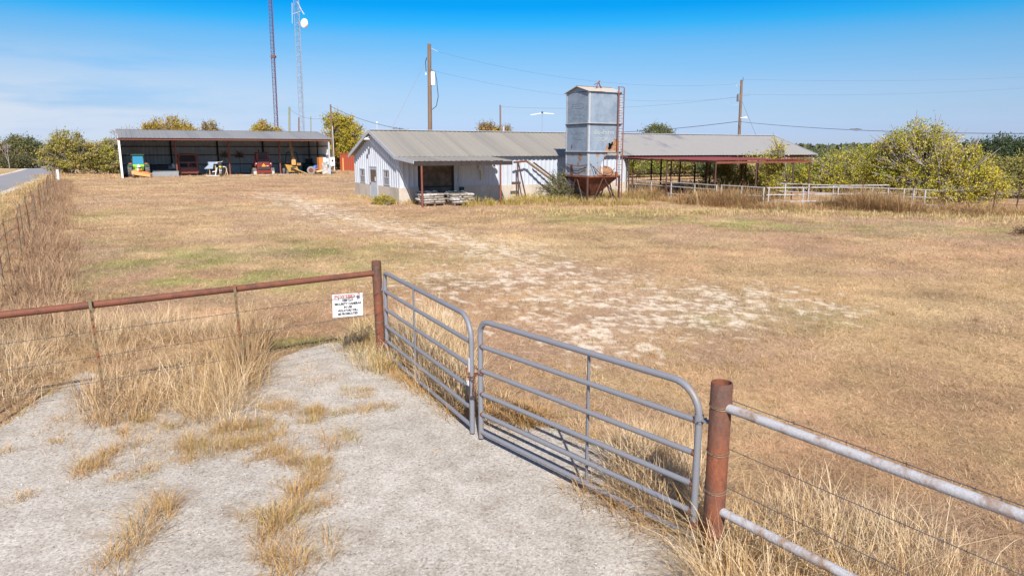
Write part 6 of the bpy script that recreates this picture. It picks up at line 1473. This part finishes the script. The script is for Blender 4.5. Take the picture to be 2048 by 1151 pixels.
c1 = np.array(c1); fb_ = np.clip((fbm(c1[:, 0], c1[:, 1], 2.6, 3) - .34) / .32, 0, 1); k_ = rg.random(len(c1)) < .45 + .55 * fb_; c1, fb_ = c1[k_], fb_[k_]
hh_ = (.30 + .85 * fb_ ** 1.3) * rg.uniform(.6, 1.35, len(c1))
clumps('pen_weeds', 'tall tangled reddish-brown weeds along the white pen fences', c1, .24, 30, hh_, .016, .95, [np.array([.48, .27, .14]), np.array([.36, .20, .105]), np.array([.52, .34, .18]), np.array([.42, .24, .13]), np.array([.56, .42, .23]), np.array([.36, .33, .12])], 343)
c1 = [(p.x, p.y) for p in (lerp(gr(1040, 425), gr(1650, 425), rg.uniform(0, 1)) + Vector((rg.normal() * 1.5, rg.normal() * 1.0, 0)) for _ in range(260))] + [(p.x, p.y) for p in (lerp(gr(1650, 425), gr(2070, 440), rg.uniform(0, 1)) + Vector((rg.normal() * 1.5, rg.normal() * 1.2, 0)) for _ in range(160))]
clumps('field_edge_grass', 'greenish longer grass along the field edge before the pens', c1, .3, 22, rg.uniform(.12, .3, len(c1)), .018, .8, [np.array([.38, .34, .10]), np.array([.5, .38, .18]), STR], 344)
c1 = [(p.x, p.y) for p in (BWd(rg.uniform(BT + .5, BL + 10), rg.uniform(-6, 22)) for _ in range(420))]
clumps('pen_weeds', 'straw weeds on the ground inside the pens and behind the stalls', c1, .4, 24, rg.uniform(.25, .7, len(c1)), .025, .6, [STR2, BRN, STR], 345)
c1 = [(p.x, p.y) for p in (SO + LX * rg.uniform(-3, 26) + LY * (rg.normal() * .3 + (PYS - 1.4 if rg.random() < .4 else 0)) for _ in range(150))] + [(gx(700, 98).x + rg.uniform(-4, 5), 98 + rg.normal()) for _ in range(120)] + [(gx(190, 84).x + rg.uniform(-7, 6), 84 + rg.normal() * 1.5) for _ in range(220)]
clumps('shed_weeds', 'straw weeds along the front of the machine shed and container', c1, .25, 20, rg.uniform(.1, .45, len(c1)), .025, .7, [STR2, STR, BRN, BRN], 346)
# ------------------------------------------------------------------ loose chips on the driveway
def loose_gravel():
    rg = np.random.default_rng(401); n = 30000
    X = rg.uniform(-7, 2, n); Y = rg.uniform(3, 11, n); d = fbm(X, Y, .9, 4)
    k = inside(PADJ, X, Y) & (rg.random(n) < np.clip((d - .36) * 2.4, .05, .9)); X, Y = X[k], Y[k]; n = len(X)
    s = .0035 + .0075 * rg.random(n) ** 3
    O = np.array([[1, 0, 0], [0, 1, 0], [-1, 0, 0], [0, -1, 0], [0, 0, .75], [0, 0, -.4]], float)
    a = rg.uniform(0, 6.28, n); ca, sa = np.cos(a), np.sin(a); sx = rg.uniform(.7, 1.4, n)
    V = np.zeros((n, 6, 3)); V[:, :, 0] = (O[None, :, 0] * sx[:, None] * ca[:, None] - O[None, :, 1] * sa[:, None]) * s[:, None] + X[:, None]
    V[:, :, 1] = (O[None, :, 0] * sx[:, None] * sa[:, None] + O[None, :, 1] * ca[:, None]) * s[:, None] + Y[:, None]; V[:, :, 2] = O[None, :, 2] * s[:, None] + .010
    T = np.array([[0, 1, 4], [1, 2, 4], [2, 3, 4], [3, 0, 4], [1, 0, 5], [2, 1, 5], [3, 2, 5], [0, 3, 5]])
    F = (np.arange(n) * 6)[:, None, None] + T[None]
    base = np.array([[.50, .46, .42], [.40, .36, .32], [.30, .25, .21], [.54, .50, .46], [.20, .17, .15]])
    c = base[rg.integers(0, 5, n)] * rg.uniform(.8, 1.15, (n, 1))
    prop(np_mesh('gravel', V.reshape(-1, 3), [F.reshape(-1, 3)], leaf_mat('loose stone chips', 0, .9), np.repeat(c, 6, 0)), 'loose stone chips scattered over the pale driveway', 'gravel', kind='stuff')
loose_gravel()
